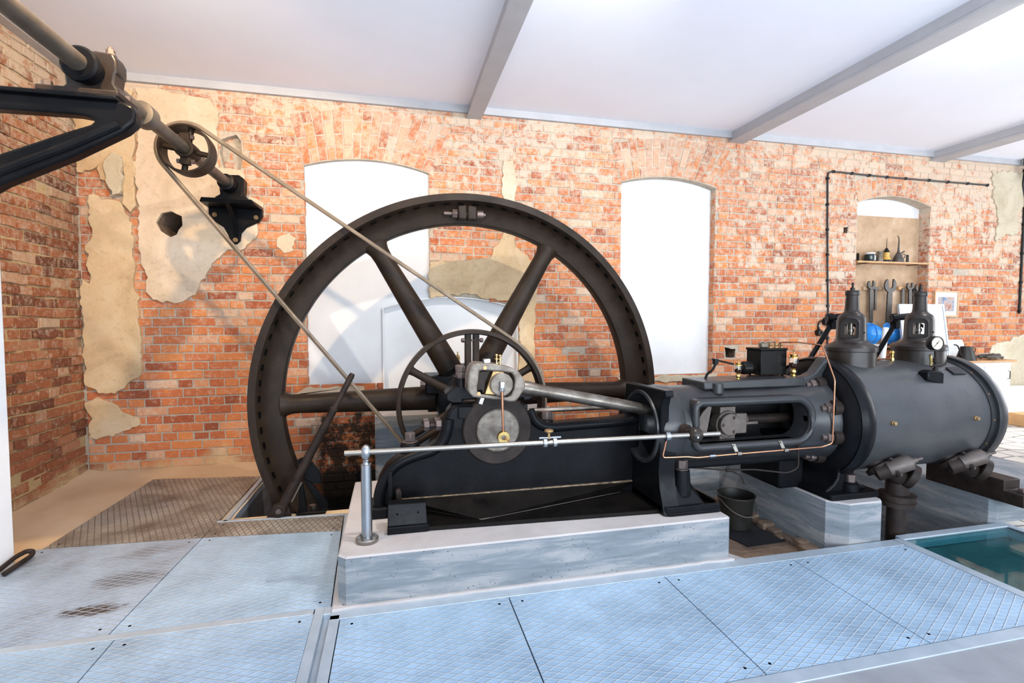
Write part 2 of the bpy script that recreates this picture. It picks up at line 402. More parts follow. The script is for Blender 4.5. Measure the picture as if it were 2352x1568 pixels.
# sand floor
t = NT('packed_sand'); p = t.pos()
c = t.ramp(t.noise(p, 1.6, 6, 0.6).outputs['Fac'], [(0.3, (0.52, 0.37, 0.23)), (0.7, (0.66, 0.50, 0.34))])
h = t.math('ADD', t.noise(p, 5, 5, 0.6).outputs['Fac'], t.math('MULTIPLY', t.noise(p, 120, 3, 0.6).outputs['Fac'], 0.25))
M['sand'] = t.set(col=c, rough=0.9, spec=0.15, normal=t.bump(h, 0.35, 0.02))
t = NT('pit_earth'); p = t.pos()
c = t.ramp(t.noise(p, 3.5, 6, 0.7).outputs['Fac'], [(0.3, (0.10, 0.065, 0.045)), (0.55, (0.22, 0.145, 0.095)), (0.75, (0.34, 0.24, 0.17))])
M['earth'] = t.set(col=c, rough=0.8, normal=t.bump(t.noise(p, 12, 6, 0.7).outputs['Fac'], 0.7, 0.03))

# chequered steel floor plates: two families of raised ribs
def plate_mat(name, ang, tint=(0.38, 0.53, 0.69), dirt=0.4, crestk=0.55, dsc=1.1, blots=()):  # blue tint: galvanised steel plus the daylight's cast put into the colour
    t = NT(name); p = t.pos()
    wv = t.n('ShaderNodeVectorMath', operation='SCALE'); t.l(t.vmath('SUBTRACT', t.noise(p, 1.5, 2).outputs['Color'], (0.5, 0.5, 0.5)), wv.inputs[0]); wv.inputs['Scale'].default_value = 0.0
    sp = t.n('ShaderNodeSeparateXYZ'); t.l(p, sp.inputs[0])
    ribs = []; crest = []
    for a in ang:
        nx, ny = -math.sin(R(a)), math.cos(R(a))
        d = t.math('ADD', t.math('MULTIPLY', sp.outputs[0], nx), t.math('MULTIPLY', sp.outputs[1], ny))
        u = t.math('FRACT', t.math('DIVIDE', d, 0.0345))
        e = t.math('ABSOLUTE', t.math('SUBTRACT', u, 0.5))
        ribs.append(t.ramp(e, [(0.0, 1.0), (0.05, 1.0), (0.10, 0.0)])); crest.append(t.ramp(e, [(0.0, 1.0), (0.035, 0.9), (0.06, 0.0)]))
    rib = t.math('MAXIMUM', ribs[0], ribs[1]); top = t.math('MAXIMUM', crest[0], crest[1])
    worn = t.ramp(t.noise(p, 3.2, 6, 0.68).outputs['Fac'], [(0.36, 0.0), (0.62, 1.0)])
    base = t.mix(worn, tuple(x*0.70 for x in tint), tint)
    stains = t.ramp(t.noise(p, dsc, 6, 0.66, 0.3).outputs['Fac'], [(0.60 - dirt*0.12, 0.0), (0.72 - dirt*0.06, 0.75*dirt)])
    base = t.mix(stains, base, (0.10, 0.07, 0.05))
    for bx, by, rx, ry, k in blots:      # oil spilt on the plate
        ex = t.math('DIVIDE', t.math('SUBTRACT', sp.outputs[0], bx), rx); ey = t.math('DIVIDE', t.math('SUBTRACT', sp.outputs[1], by), ry)
        rr = t.math('ADD', t.math('MULTIPLY', ex, ex), t.math('MULTIPLY', ey, ey))
        rr = t.math('ADD', rr, t.math('MULTIPLY', t.math('SUBTRACT', t.noise(p, 16, 5, 0.7).outputs['Fac'], 0.5), 2.2))
        base = t.mix(t.ramp(rr, [(0.25, k), (1.0, 0.0)]), base, (0.05, 0.035, 0.028))
    col = t.mix(t.math('MULTIPLY', rib, 0.80), base, tuple(x*0.36 for x in tint)); col = t.mix(t.math('MULTIPLY', top, crestk), col, (0.82, 0.88, 0.94))  # bright crest lines paint the ribs' highlights into the colour
    rg = t.ramp(t.noise(p, 9, 4, 0.6).outputs['Fac'], [(0.3, 0.34), (0.7, 0.52)])
    h = t.math('ADD', rib, t.math('MULTIPLY', t.noise(p, 70, 3, 0.6).outputs['Fac'], 0.12))
    return t.set(col=col, rough=rg, metal=0.25, normal=t.bump(h, 0.8, 0.004))
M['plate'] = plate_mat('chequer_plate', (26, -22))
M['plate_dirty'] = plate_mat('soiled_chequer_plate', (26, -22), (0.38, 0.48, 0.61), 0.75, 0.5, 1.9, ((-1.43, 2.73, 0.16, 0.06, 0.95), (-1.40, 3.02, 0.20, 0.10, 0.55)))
M['plate_back'] = plate_mat('soiled_chequer_plate_crosswise', (68, -64), (0.40, 0.36, 0.31), 1.15, 0.0, 1.7)
M['galv'] = pmat('galvanised_angle', (0.36, 0.42, 0.48), (0.45, 0.51, 0.57), 8, 0.38, 0.4, 0.08, 60, 0.001, r2=0.5)

# concrete: side faces and dusty top
def conc(name, stops, pits=True):
    t = NT(name); p = t.pos()
    st = t.vmath('MULTIPLY', p, (0.8, 0.8, 6.0))
    col = t.ramp(t.noise(st, 2.6, 6, 0.66, 0.5).outputs['Fac'], stops)
    h = t.noise(p, 40, 5, 0.65).outputs['Fac']
    if pits:
        vo = t.n('ShaderNodeTexVoronoi'); t.l(p, vo.inputs['Vector']); vo.inputs['Scale'].default_value = 38
        pk = t.ramp(vo.outputs['Distance'], [(0.09, 1.0), (0.14, 0.0)])
        gate = t.ramp(t.noise(p, 6, 3).outputs['Fac'], [(0.42, 0.0), (0.5, 1.0)])
        pk = t.math('MULTIPLY', pk, gate)
        col = t.mix(pk, col, (0.06, 0.055, 0.05)); h = t.math('SUBTRACT', h, t.math('MULTIPLY', pk, 2.0))
    return t.set(col=col, rough=0.8, spec=0.3, normal=t.bump(h, 0.4, 0.004))
M['conc'] = conc('grey_cast_concrete', [(0.25, (0.105, 0.118, 0.13)), (0.48, (0.165, 0.185, 0.205)), (0.60, (0.26, 0.26, 0.265)), (0.8, (0.31, 0.295, 0.285))])
M['conc_top'] = conc('dusty_concrete_top', [(0.3, (0.33, 0.305, 0.30)), (0.6, (0.41, 0.385, 0.38))], False)
M['conc_dark'] = conc('dark_concrete', [(0.3, (0.10, 0.10, 0.105)), (0.7, (0.22, 0.21, 0.205))], False)
t = NT('smooth_grey_screed'); p = t.pos()
c = t.ramp(t.noise(p, 2.2, 5, 0.6, 0.8).outputs['Fac'], [(0.3, (0.20, 0.205, 0.22)), (0.7, (0.29, 0.295, 0.31))])
M['screed'] = t.set(col=c, rough=0.5, normal=t.bump(t.noise(p, 14, 4).outputs['Fac'], 0.1, 0.003))
# hexagonal paving: nearest centre of two interleaved rectangular grids
t = NT('hexagon_paving'); p = t.pos()
vo = t.n('ShaderNodeTexVoronoi', feature='DISTANCE_TO_EDGE'); 
sc = t.vmath('MULTIPLY', p, (4.2, 4.8, 0.0)); t.l(sc, vo.inputs['Vector']); vo.inputs['Scale'].default_value = 1.0; vo.inputs['Randomness'].default_value = 0.35
jo = t.ramp(vo.outputs['Distance'], [(0.03, 1.0), (0.055, 0.0)])
c = t.mix(jo, t.ramp(t.noise(p, 2.5, 5, 0.6).outputs['Fac'], [(0.3, (0.46, 0.42, 0.37)), (0.7, (0.62, 0.57, 0.50))]), (0.16, 0.14, 0.12))
M['paving'] = t.set(col=c, rough=0.75, normal=t.bump(t.math('SUBTRACT', 1.0, jo), 0.5, 0.006))
t = NT('dark_grating'); p = t.pos()
sp = t.n('ShaderNodeSeparateXYZ'); t.l(p, sp.inputs[0])
g = [t.ramp(t.math('ABSOLUTE', t.math('SUBTRACT', t.math('FRACT', t.math('MULTIPLY', q, 32.0)), 0.5)), [(0.28, 0.0), (0.34, 1.0)]) for q in (sp.outputs[0], sp.outputs[1])]
gg = t.math('MAXIMUM', g[0], g[1])
M['grating'] = t.set(col=t.mix(gg, (0.03, 0.03, 0.033), (0.24, 0.25, 0.26)), rough=0.5, metal=0.3, normal=t.bump(gg, 0.6, 0.006))
# ================================================================== the setting
WY = 5.23           # face of the long brick wall
def ragged(pts, step=0.05, amp=0.012, seed=1):
    out = []; n = len(pts)
    for i in range(n):
        a = Vector((*pts[i], 0)); b = Vector((*pts[(i+1) % n], 0)); L = (b-a).length
        k = max(1, int(L/step)); nr = Vector((-(b-a).y, (b-a).x, 0)).normalized()
        for j in range(k):
            p = a.lerp(b, j/k)
            q = noise.noise(Vector((p.x*9+seed*7, p.y*9, seed))) * amp*1.6 + noise.noise(Vector((p.x*31, p.y*31+seed, 3))) * amp
            p = p + nr*q; out.append((p.x, p.y))
    return out
def arch_z(x, x0, x1, zs, za):
    """height of a segmental arch at x"""
    c = (x0+x1)/2; hw = (x1-x0)/2; h = za-zs
    r = (hw*hw+h*h)/(2*h); return za - r + math.sqrt(max(0, r*r-(x-c)**2))
def arch_outline(x0, x1, zb, zs, za, n=16):
    return [(x0, zb), (x1, zb)] + [(x1+(x0-x1)*i/n, arch_z(x1+(x0-x1)*i/n, x0, x1, zs, za)) for i in range(n+1)]
A1 = (-0.835, 0.362, 0.715, 2.87, 2.965)
A2 = (2.49, 3.69, 0.735, 2.915, 3.005)
A3 = (5.735, 6.92, 0.95, 2.86, 2.965)
A4 = (-0.115, 1.30, 0.30, 1.50, 1.62)
mb = MB(); mb.box(-3.3, 10.4, WY, 6.0, -1.2, 3.75)
wall = mb.build('wall_back', M['mortar'], smooth=False)
cut = []
def cutter(out, d1, d0=WY-0.05):
    c = MB().prism(out, 'XZ', d0, d1).build('cutter', M['brick'], smooth=False); cut.append(c)
cutter(arch_outline(*A1), WY+0.055); cutter(arch_outline(*A2), WY+0.105); cutter(arch_outline(*A3), WY+0.165); cutter(arch_outline(*A4), WY+0.16)
HOLE = [(-2.05, 2.35), (-1.97, 2.37), (-1.89, 2.33), (-1.89, 2.25), (-1.93, 2.16), (-1.98, 2.14), (-2.07, 2.19), (-2.09, 2.26)]
cutter(ragged(HOLE, 0.04, 0.01, 4), WY+0.50)
cutter(ragged([(-1.56, 3.06), (-1.43, 3.11), (-1.37, 2.99), (-1.39, 2.67), (-1.51, 2.74), (-1.56, 2.94)], 0.05, 0.015, 5), WY+0.075)
cutter(ragged([(-1.47, 3.05), (-1.42, 3.07), (-1.39, 2.98), (-1.41, 2.88), (-1.46, 2.92)], 0.04, 0.01, 6), WY+0.45)
cutter(ragged([(3.85, 1.04), (4.0, 1.03), (3.99, 0.92), (3.87, 0.93)], 0.04, 0.008, 7), WY+0.4)
cutter(ragged([(5.53, 2.54), (5.6, 2.55), (5.59, 2.47), (5.53, 2.47)], 0.03, 0.008, 8), WY+0.4)
cutter(ragged([(-2.43, 2.74), (-2.34, 2.73), (-2.33, 2.60), (-2.36, 2.52), (-2.44, 2.50), (-2.46, 2.6)], 0.04, 0.012, 9), WY+0.1)
boolean(wall, cut); struct(wall)
wall.data.materials.append(M['brick']); wall.data.materials.append(M['earth'])
for f in wall.data.polygons:
    if WY+0.17 < f.center.y < WY+0.6 and abs(f.center.x - 0.6) > 0.9 and (f.normal.y < -0.5 or f.center.y < WY+0.3): f.material_index = 2  # dark earth colour inside deep holes stands in for their shade
wall.data.set_sharp_from_angle(angle=R(20))
# every brick is laid: rows of stretchers and headers, clipped at the openings
def brick_into(bm, col, P, tone, t2, jit, chm=0.004, depth=0.03):
    """P(u, v, d): face point at d in front of the wall; bricks are given as quads in (u, v)"""
    def add(quad, d, seed):
        c = (sum(q[0] for q in quad)/4, sum(q[1] for q in quad)/4)
        def shr(q, k):
            du, dv = c[0]-q[0], c[1]-q[1]; return (q[0] + math.copysign(min(k, abs(du)), du), q[1] + math.copysign(min(k, abs(dv)), dv))
        Q = [(q[0]+random.uniform(-jit, jit), q[1]+random.uniform(-jit, jit)) for q in quad]
        pts = []
        for k in range(4):           # three points per side make the outline a little irregular
            a, b = Q[k], Q[(k+1) % 4]; pts.append(a)
            for s in (0.33, 0.67): pts.append((a[0]+(b[0]-a[0])*s + random.uniform(-jit, jit)*0.8, a[1]+(b[1]-a[1])*s + random.uniform(-jit, jit)*0.8))
        back = [bm.verts.new(P(p[0], p[1], -depth)) for p in pts]
        mid = [bm.verts.new(P(p[0], p[1], d-chm)) for p in pts]
        fr = [bm.verts.new(P(*shr(p, chm*1.2), d+random.uniform(-1, 1)*jit*0.3)) for p in pts]
        n = len(pts); fs = []
        for i in range(n):
            k = (i+1) % n
            fs.append(bm.faces.new((back[i], back[k], mid[k], mid[i]))); fs.append(bm.faces.new((mid[i], mid[k], fr[k], fr[i])))
        fs.append(bm.faces.new(fr))
        for f in fs:
            f.material_index = 1; f.smooth = False
            for lp in f.loops: lp[col] = (tone, t2, 0, 1)
    return add
def tone_rand():
    r = random.random()
    if r < 0.12: return random.uniform(0.02, 0.2)
    if r > 0.86: return random.uniform(0.78, 0.98)
    return random.gauss(0.5, 0.14)
def opening_span(z):
    """horizontal stretches of the long wall that carry no flat brickwork at height z"""
    out = []
    for A, xo0, xo1, zo, sl in ((A1, -0.96, 0.60, 3.45, 0.10), (A2, 2.36, 3.98, 3.44, 0.10), (A3, 5.66, 7.06, 3.27, 0.16)):
        x0, x1, zb, zs, za = A
        if zb < z <= zs: out.append((x0, x1))
        elif zs < z < zo - sl*0.4:
            t_ = (z-zs)/(zo-zs); out.append((x0+(xo0-x0)*t_, x1+(xo1-x1)*t_))
    if A4[2] < z < A4[4]: out.append((A4[0], A4[1]) if z < A4[3] else (A4[0]+0.35*(z-A4[3])/0.12, A4[1]-0.35*(z-A4[3])/0.12))
    for (x0, x1, z0, z1) in ((-2.09, -1.89, 2.14, 2.37), (-1.56, -1.38, 2.66, 3.10), (3.85, 4.0, 0.925, 1.04), (5.53, 5.6, 2.47, 2.55), (-2.46, -2.33, 2.50, 2.74)):
        if z0 < z < z1: out.append((x0, x1))
    return out
def clip(a, b, spans):
    segs = [(a, b)]
    for s0, s1 in spans:
        nx = []
        for p, q in segs:
            if q <= s0 or p >= s1: nx.append((p, q)); continue
            if p < s0: nx.append((p, s0-0.002))
            if q > s1: nx.append((s1+0.002, q))
        segs = nx
    return [(p, q) for p, q in segs if q-p > 0.03]
def lay(obj, P, u0, u1, v0, v1, rh, spans, djit, jit, missing=0.0, wav=0.004, skip=lambda u, v: False):
    bm = bmesh.new(); bm.from_mesh(obj.data); col = bm.loops.layers.float_color.new('tone')
    k0, k1 = int(math.floor(v0/rh)), int(math.ceil(v1/rh))
    for k in range(k0, k1):
        za, zb_ = k*rh+0.0062, (k+1)*rh-0.0062; zc = (za+zb_)/2
        sp = spans(zc); L = 0.265 if k % 2 == 0 else 0.1325; u = u0 - random.random()*0.02 - (0.066 if k % 2 else 0.0) - (0.13 if k % 4 == 2 else 0)
        while u < u1:
            w_ = L*random.uniform(0.96, 1.04)
            if random.random() < 0.08: w_ = 0.265 if L < 0.2 else 0.1325
            a, b = max(u+0.0062, u0), min(u+w_-0.0062, u1); u += w_
            if b-a < 0.02 or random.random() < missing: continue
            for p, q in clip(a, b, sp):
                if skip((p+q)/2, zc): continue
                wv = lambda x: wav*noise.noise(Vector((x*1.3, zc*2.0, 5)))*2
                quad = [(p, za+wv(p)), (q, za+wv(q)), (q, zb_+wv(q)), (p, zb_+wv(p))]
                d = random.gauss(0.0, djit)
                brick_into(bm, col, P, tone_rand(), random.random()**2, jit)(quad, d, 0)
    bm.to_mesh(obj.data); bm.free()
lay(wall, lambda u, v, d: Vector((u, WY-0.006-d, v)), -2.70, 9.85, -0.6, 3.52, 0.0825, opening_span, 0.0022, 0.0026, 0.002,
    skip=lambda u, v: (v < -0.02 and not (-1.2 < u < 4.0)))
def arch_band(name, A, x0o, x1o, zout, slope):
    x0, x1, zb, zs, za = A; bm = bmesh.new(); col = bm.loops.layers.float_color.new('tone')
    def pt(t_, r_):
        xi = x0 + (x1-x0)*t_; xo = x0o + (x1o-x0o)*t_
        zi = arch_z(min(max(xi, x0), x1), x0, x1, zs, za) + 0.002; zo = zout - slope*(2*t_-1)**2
        return (xi + (xo-xi)*r_, zi + (zo-zi)*r_)
    n = int(round((x1-x0)*1.14/0.083)); H = zout-za
    P = lambda u, v, d: Vector((u, WY-0.010-d, v))
    for i in range(n):
        ta, tb = (i+0.06)/n, (i+0.94)/n
        cuts = [0.0, 0.51, 1.0] if i % 2 == 0 else [0.0, 0.26, 0.77, 1.0]
        for a, b in zip(cuts, cuts[1:]):
            a_, b_ = a+0.008/H, b-0.008/H
            quad = [pt(ta, a_), pt(tb, a_), pt(tb, b_), pt(ta, b_)]
            brick_into(bm, col, P, tone_rand(), random.random()**2, 0.003)(quad, random.gauss(0, 0.002), 0)
    N = 24; lo = [pt(i/N, 0.0) for i in range(N+1)]; hi = [pt(i/N, 1.0) for i in range(N+1)]
    def ring(y): return [bm.verts.new((p[0], y, p[1])) for p in lo], [bm.verts.new((p[0], y, p[1])) for p in hi]
    (l0, h0), (l1, h1) = ring(WY-0.006), ring(WY+0.03)
    for i in range(N):
        bm.faces.new((l0[i], l0[i+1], h0[i+1], h0[i])); bm.faces.new((l1[i], l1[i+1], l0[i+1], l0[i])); bm.faces.new((h0[i], h0[i+1], h1[i+1], h1[i]))
    bmesh.ops.recalc_face_normals(bm, faces=bm.faces[:])
    m_ = bpy.data.meshes.new(name); bm.to_mesh(m_); bm.free(); m_.materials.append(M['mortar']); m_.materials.append(M['brick_arch'])
    o = bpy.data.objects.new(name, m_); COL.objects.link(o); o.parent = wall
    return o
arch_band('arch_course', A1, -0.96, 0.60, 3.45, 0.10)
arch_band('arch_course', A2, 2.36, 3.98, 3.44, 0.10)
arch_band('arch_course', A3, 5.66, 7.06, 3.27, 0.16)
rec = MB().box(-1.6, -1.34, WY+0.078, WY+0.09, 2.62, 3.14).build('recess_bricks', [M['mortar'], M['brick']], wall, smooth=False)
lay(rec, lambda u, v, d: Vector((u, WY+0.068-d, v)), -1.57, -1.36, 2.66, 3.08, 0.0825, lambda z: [(-1.47, -1.39)] if z > 2.88 else [], 0.014, 0.005)
# the jambs of the tool niche and of the right-hand opening show coursed bricks too
bm = bmesh.new(); col = bm.loops.layers.float_color.new('tone')
for X0, dep, z0, z1, sg in ((A3[1], 0.15, A3[2], A3[3]-0.02, -1), (A2[1], 0.09, A2[2], A2[3]-0.02, -1), (A1[0], 0.04, A1[2], A1[3]-0.02, 1)):
    for k in range(int(z0/0.0825)+1, int(z1/0.0825)):
        brick_into(bm, col, lambda u, v, d: Vector((X0 + sg*(0.004+d), u, v)), tone_rand(), random.random()**2, 0.002)([(WY+0.002, k*0.0825+0.005), (WY+dep, k*0.0825+0.005), (WY+dep, (k+1)*0.0825-0.005), (WY+0.002, (k+1)*0.0825-0.005)], random.gauss(0, 0.002), 0)
bmesh.ops.recalc_face_normals(bm, faces=bm.faces[:])
m_ = bpy.data.meshes.new('jamb_bricks'); bm.to_mesh(m_); bm.free(); m_.materials.append(M['mortar']); m_.materials.append(M['brick'])
o = bpy.data.objects.new('jamb_bricks', m_); COL.objects.link(o); o.parent = wall
# plaster left on the wall
def patch(out, mat, th=0.016, holes=(), seed=1, amp=0.019, parent=wall, y=WY, name='plaster_patch', lab=None):
    return MB().prism(ragged(out, 0.028, amp, seed), 'XZ', y-0.012-th, y+0.01, [ragged(h, 0.04, 0.01, 4) for h in holes]).build(name, mat, parent, bevel=0.006, smooth=False, label=lab)
MAIN = [(-2.22, 3.45), (-2.0, 3.45), (-1.85, 3.43), (-1.62, 3.40), (-1.55, 3.30), (-1.57, 3.14), (-1.58, 3.02), (-1.57, 2.79), (-1.36, 2.78), (-1.36, 2.57), (-1.19, 2.49), (-1.2, 2.44), (-1.24, 2.42), (-1.25, 2.22), (-1.31, 2.1), (-1.41, 2.05), (-1.54, 2.01), (-1.68, 1.85), (-1.76, 1.73), (-1.78, 1.61), (-1.9, 1.55), (-2.06, 1.53), (-2.16, 1.59), (-2.2, 1.64), (-2.19, 1.77), (-2.22, 1.86), (-2.24, 2.05), (-2.25, 2.18), (-2.23, 2.35), (-2.24, 2.52), (-2.25, 2.77), (-2.22, 2.96)]
patch(MAIN[::-1], M['plaster_pale'], 0.022, [HOLE], 2)
patch([(-2.69, 3.42), (-2.24, 3.42), (-2.25, 2.77), (-2.34, 2.71), (-2.44, 2.76), (-2.43, 2.60), (-2.52, 2.62), (-2.53, 2.75), (-2.63, 2.69), (-2.69, 2.67)][::-1], M['plaster'], 0.03, (), 3)
patch([(-2.40, 2.86), (-2.33, 2.84), (-2.33, 2.62), (-2.36, 2.50), (-2.42, 2.46), (-2.45, 2.6), (-2.47, 2.76)][::-1], M['lime'], 0.07, (), 13, 0.02)
patch([(-2.31, 2.8), (-2.25, 2.8), (-2.25, 2.40), (-2.29, 2.34), (-2.35, 2.42), (-2.34, 2.6)][::-1], M['plaster'], 0.035, (), 14, 0.012)
patch([(-2.58, 2.5), (-2.53, 2.48), (-2.36, 2.43), (-2.33, 2.37), (-2.32, 2.3), (-2.27, 2.18), (-2.28, 2.01), (-2.28, 1.84), (-2.29, 1.71), (-2.25, 1.58), (-2.25, 1.44), (-2.26, 0.88), (-2.35, 0.8), (-2.46, 0.71), (-2.59, 0.73), (-2.69, 0.81), (-2.69, 1.75), (-2.62, 1.72), (-2.64, 1.87), (-2.66, 2.01), (-2.61, 2.12), (-2.62, 2.28), (-2.61, 2.42)][::-1], M['plaster'], 0.035, (), 5)
patch([(-2.69, 0.64), (-2.61, 0.69), (-2.29, 0.48), (-2.29, 0.42), (-2.5, 0.33), (-2.69, 0.32)][::-1], M['plaster'], 0.02, (), 6)
patch([(0.364, 1.97), (0.69, 2.0), (0.99, 2.04), (1.13, 2.28), (1.16, 2.55), (1.24, 2.56), (1.25, 2.19), (1.42, 2.01), (1.54, 1.92), (1.52, 1.73), (1.48, 1.45), (1.48, 0.59), (1.31, 0.6), (1.31, 1.50), (1.16, 1.58), (0.78, 1.635), (0.364, 1.625)][::-1], M['plaster'], 0.016, (), 7)
patch([(-1.07, 2.17), (-0.97, 2.22), (-0.91, 2.16), (-0.94, 2.05), (-1.03, 2.03), (-1.08, 2.09)][::-1], M['plaster_pale'], 0.008, (), 8)
patch([(1.14, 3.05), (1.24, 3.07), (1.27, 2.9), (1.26, 2.58), (1.15, 2.56), (1.12, 2.8)][::-1], M['plaster_pale'], 0.012, (), 9, 0.02)
patch([(7.95, 3.40), (8.6, 3.42), (8.6, 2.95), (8.42, 2.85), (8.5, 2.6), (8.06, 2.47), (8.1, 2.75), (7.97, 3.12)][::-1], M['lime'], 0.008, (), 10, 0.03)
patch([(8.05, 1.0), (9.0, 1.25), (9.0, 0.0), (8.05, 0.0)][::-1], M['lime'], 0.008, (), 11, 0.03)
patch([(-0.85, 0.715), (-0.30, 0.715), (-0.30, 0.635), (-1.0, 0.635)][::-1], M['plaster_pale'], 0.012, (), 12, 0.012)
patch([(2.45, 0.73), (3.75, 0.73), (3.72, 0.66), (2.5, 0.66)][::-1], M['lime'], 0.012, (), 12, 0.012)
# white walled-up window openings
def strip(A, y0, y1, th, name, parent):
    x0, x1, zb, zs, za = A
    o = arch_outline(x0, x1, zb, zs, za); i = arch_outline(x0+th, x1-th, zb+0.001, zs-th*0.4, za-th)
    return MB().prism(o, 'XZ', y0, y1, [i]).build(name, M['white'], parent, smooth=False)
lowarch = lambda x: arch_z(x, A4[0], A4[1], A4[3], A4[4])
x0, x1, zb, zs, za = A1
out = [(x0, zb), (A4[0], zb), (A4[0], A4[3])] + [(A4[0] + (x1-A4[0])*i/10, lowarch(A4[0] + (x1-A4[0])*i/10)) for i in range(1, 11)]
out += [(x1, zs)] + [(x1+(x0-x1)*i/16, arch_z(x1+(x0-x1)*i/16, x0, x1, zs, za)) for i in range(1, 17)]
win1 = struct(MB().prism(out, 'XZ', WY+0.046, WY+0.16).build('window_1', M['white'], smooth=False))
win4 = struct(MB().prism(arch_outline(*A4), 'XZ', WY+0.13, WY+0.17).build('window_4', M['white'], smooth=False))
strip(A4, WY+0.004, WY+0.135, 0.012, 'reveal', win4)
win2 = struct(MB().prism(arch_outline(*A2), 'XZ', WY+0.095, WY+0.14).build('window_2', M['white'], smooth=False))
win3 = struct(MB().prism(arch_outline(*A3), 'XZ', WY+0.15, WY+0.19).build('window_3', M['white'], smooth=False))
# left wall, near white pier, ends of the room, ceiling
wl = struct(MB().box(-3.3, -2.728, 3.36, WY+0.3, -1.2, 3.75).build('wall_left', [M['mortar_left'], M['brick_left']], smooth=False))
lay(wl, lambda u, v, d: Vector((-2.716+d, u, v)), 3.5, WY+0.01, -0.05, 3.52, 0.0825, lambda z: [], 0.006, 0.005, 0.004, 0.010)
pier = struct(MB().box(-3.3, -2.135, -3.0, 3.39, -1.2, 3.75).build('wall_left_pier', M['white'], bevel=0.01))
struct(MB().box(9.9, 10.3, -3.2, 3.5, -0.3, 3.75).box(9.9, 10.3, 5.1, 6.0, -0.3, 3.75).box(9.9, 10.3, 3.5, 5.1, 2.4, 3.75).build('wall_right', M['white'], smooth=False))
CZ = 3.57
ceil_ = struct(MB().box(-3.3, 10.4, -3.0, 6.0, CZ, 3.75).build('ceiling', M['ceiling'], smooth=False))
# edge strips and beams under the ceiling
struct(MB().box(-2.7, 9.9, WY-0.045, WY+0.002, 3.50, CZ+0.01).build('trim_1', M['beam'], bevel=0.004))
struct(MB().box(-2.72, -2.63, 3.0, WY, 3.50, CZ+0.01).build('trim_2', M['beam'], bevel=0.004))
for i, (xa, xb, zb_) in enumerate(((0.765, 0.885, 3.455), (3.86, 4.02, 3.455), (6.88, 7.08, 3.455))):
    mb = MB().prism([(xa-0.018, zb_), (xb+0.018, zb_), (xb+0.018, zb_+0.02), (xb, zb_+0.02), (xb, CZ+0.01), (xa, CZ+0.01), (xa, zb_+0.02), (xa-0.018, zb_+0.02)], 'XZ', -3.0, WY)
    struct(mb.build('trim_%d' % (3+i), M['beam'], bevel=0.003))

# floors
def slab(name, mat, x0, x1, y0, y1, z0, z1): return struct(MB().box(x0, x1, y0, y1, z0, z1).build(name, mat, smooth=False))
mb = MB()
nx, ny = 24, 36          # gently uneven sand, lower than the plates
g = [[mb.v((-2.75 + 1.63*i/nx, 1.6 + 3.66*j/ny, -0.022 + 0.014*noise.noise(Vector((i*0.35, j*0.35, 0))) + (0.035*max(0, (j/ny-0.93)/0.07)) + (0.02*max(0, 1-i/2.0)))) for j in range(ny+1)] for i in range(nx+1)]
for i in range(nx):
    for j in range(ny): mb._f([g[i][j], g[i+1][j], g[i+1][j+1], g[i][j+1]])
struct(mb.build('floor', M['sand'], recalc=True))
slab('floor_under_sand', M['conc_dark'], -2.75, -1.14, 1.6, 5.26, -1.2, -0.06)
slab('floor_front', M['screed'], -3.3, 10.4, -3.0, 1.555, -0.3, -0.004)
slab('floor_pit', M['earth'], -1.14, 1.62, 3.72, WY+0.02, -1.2, -1.05)
slab('floor_pit_ledge', M['plaster'], -1.14, -0.26, 3.70, 3.84, -1.2, -0.022)
slab('floor_under_plates', M['conc_dark'], -1.14, 3.95, 1.555, 2.47, -1.2, -0.09)
slab('floor_under_plates_rear', M['conc_dark'], -1.14, -0.3, 2.46, 3.71, -1.2, -0.09)
slab('floor_bucket_pit', M['earth'], 1.60, 2.72, 2.465, WY, -1.2, -0.12)
slab('floor_valve_pit', M['conc_dark'], 2.70, 4.05, 2.465, WY, -1.2, -0.75)
slab('floor_paving', M['paving'], 4.02, 10.4, 1.55, WY+0.02, -0.3, 0.0)
slab('floor_paving_rear', M['paving'], 2.68, 4.05, 4.05, WY+0.02, -0.3, 0.0)
struct(MB().box(4.95, 6.9, 2.55, 3.45, -0.01, 0.006).build('floor_grating', M['grating'], smooth=False))
mb = MB()    # old masonry edge of the bucket pit
for i in range(14):
    a = i/14; x = 2.56 + random.uniform(-0.02, 0.02); y = 2.52 + a*1.1
    mb.box(x, 2.66, y, y+0.078, -0.13, -0.085 + random.uniform(-0.02, 0.02), Matrix.Rotation(random.uniform(-.06, .06), 3, 'Z'))
struct(mb.build('trim_6', M['earth'], bevel=0.01))
struct(MB().prism(ragged([(1.86, 2.47), (2.02, 2.47), (1.98, 2.55), (1.90, 2.66), (1.86, 2.72)], 0.04, 0.008, 3), 'XY', -0.13, -0.02).build('trim_7', M['conc_top'], bevel=0.008, smooth=False))

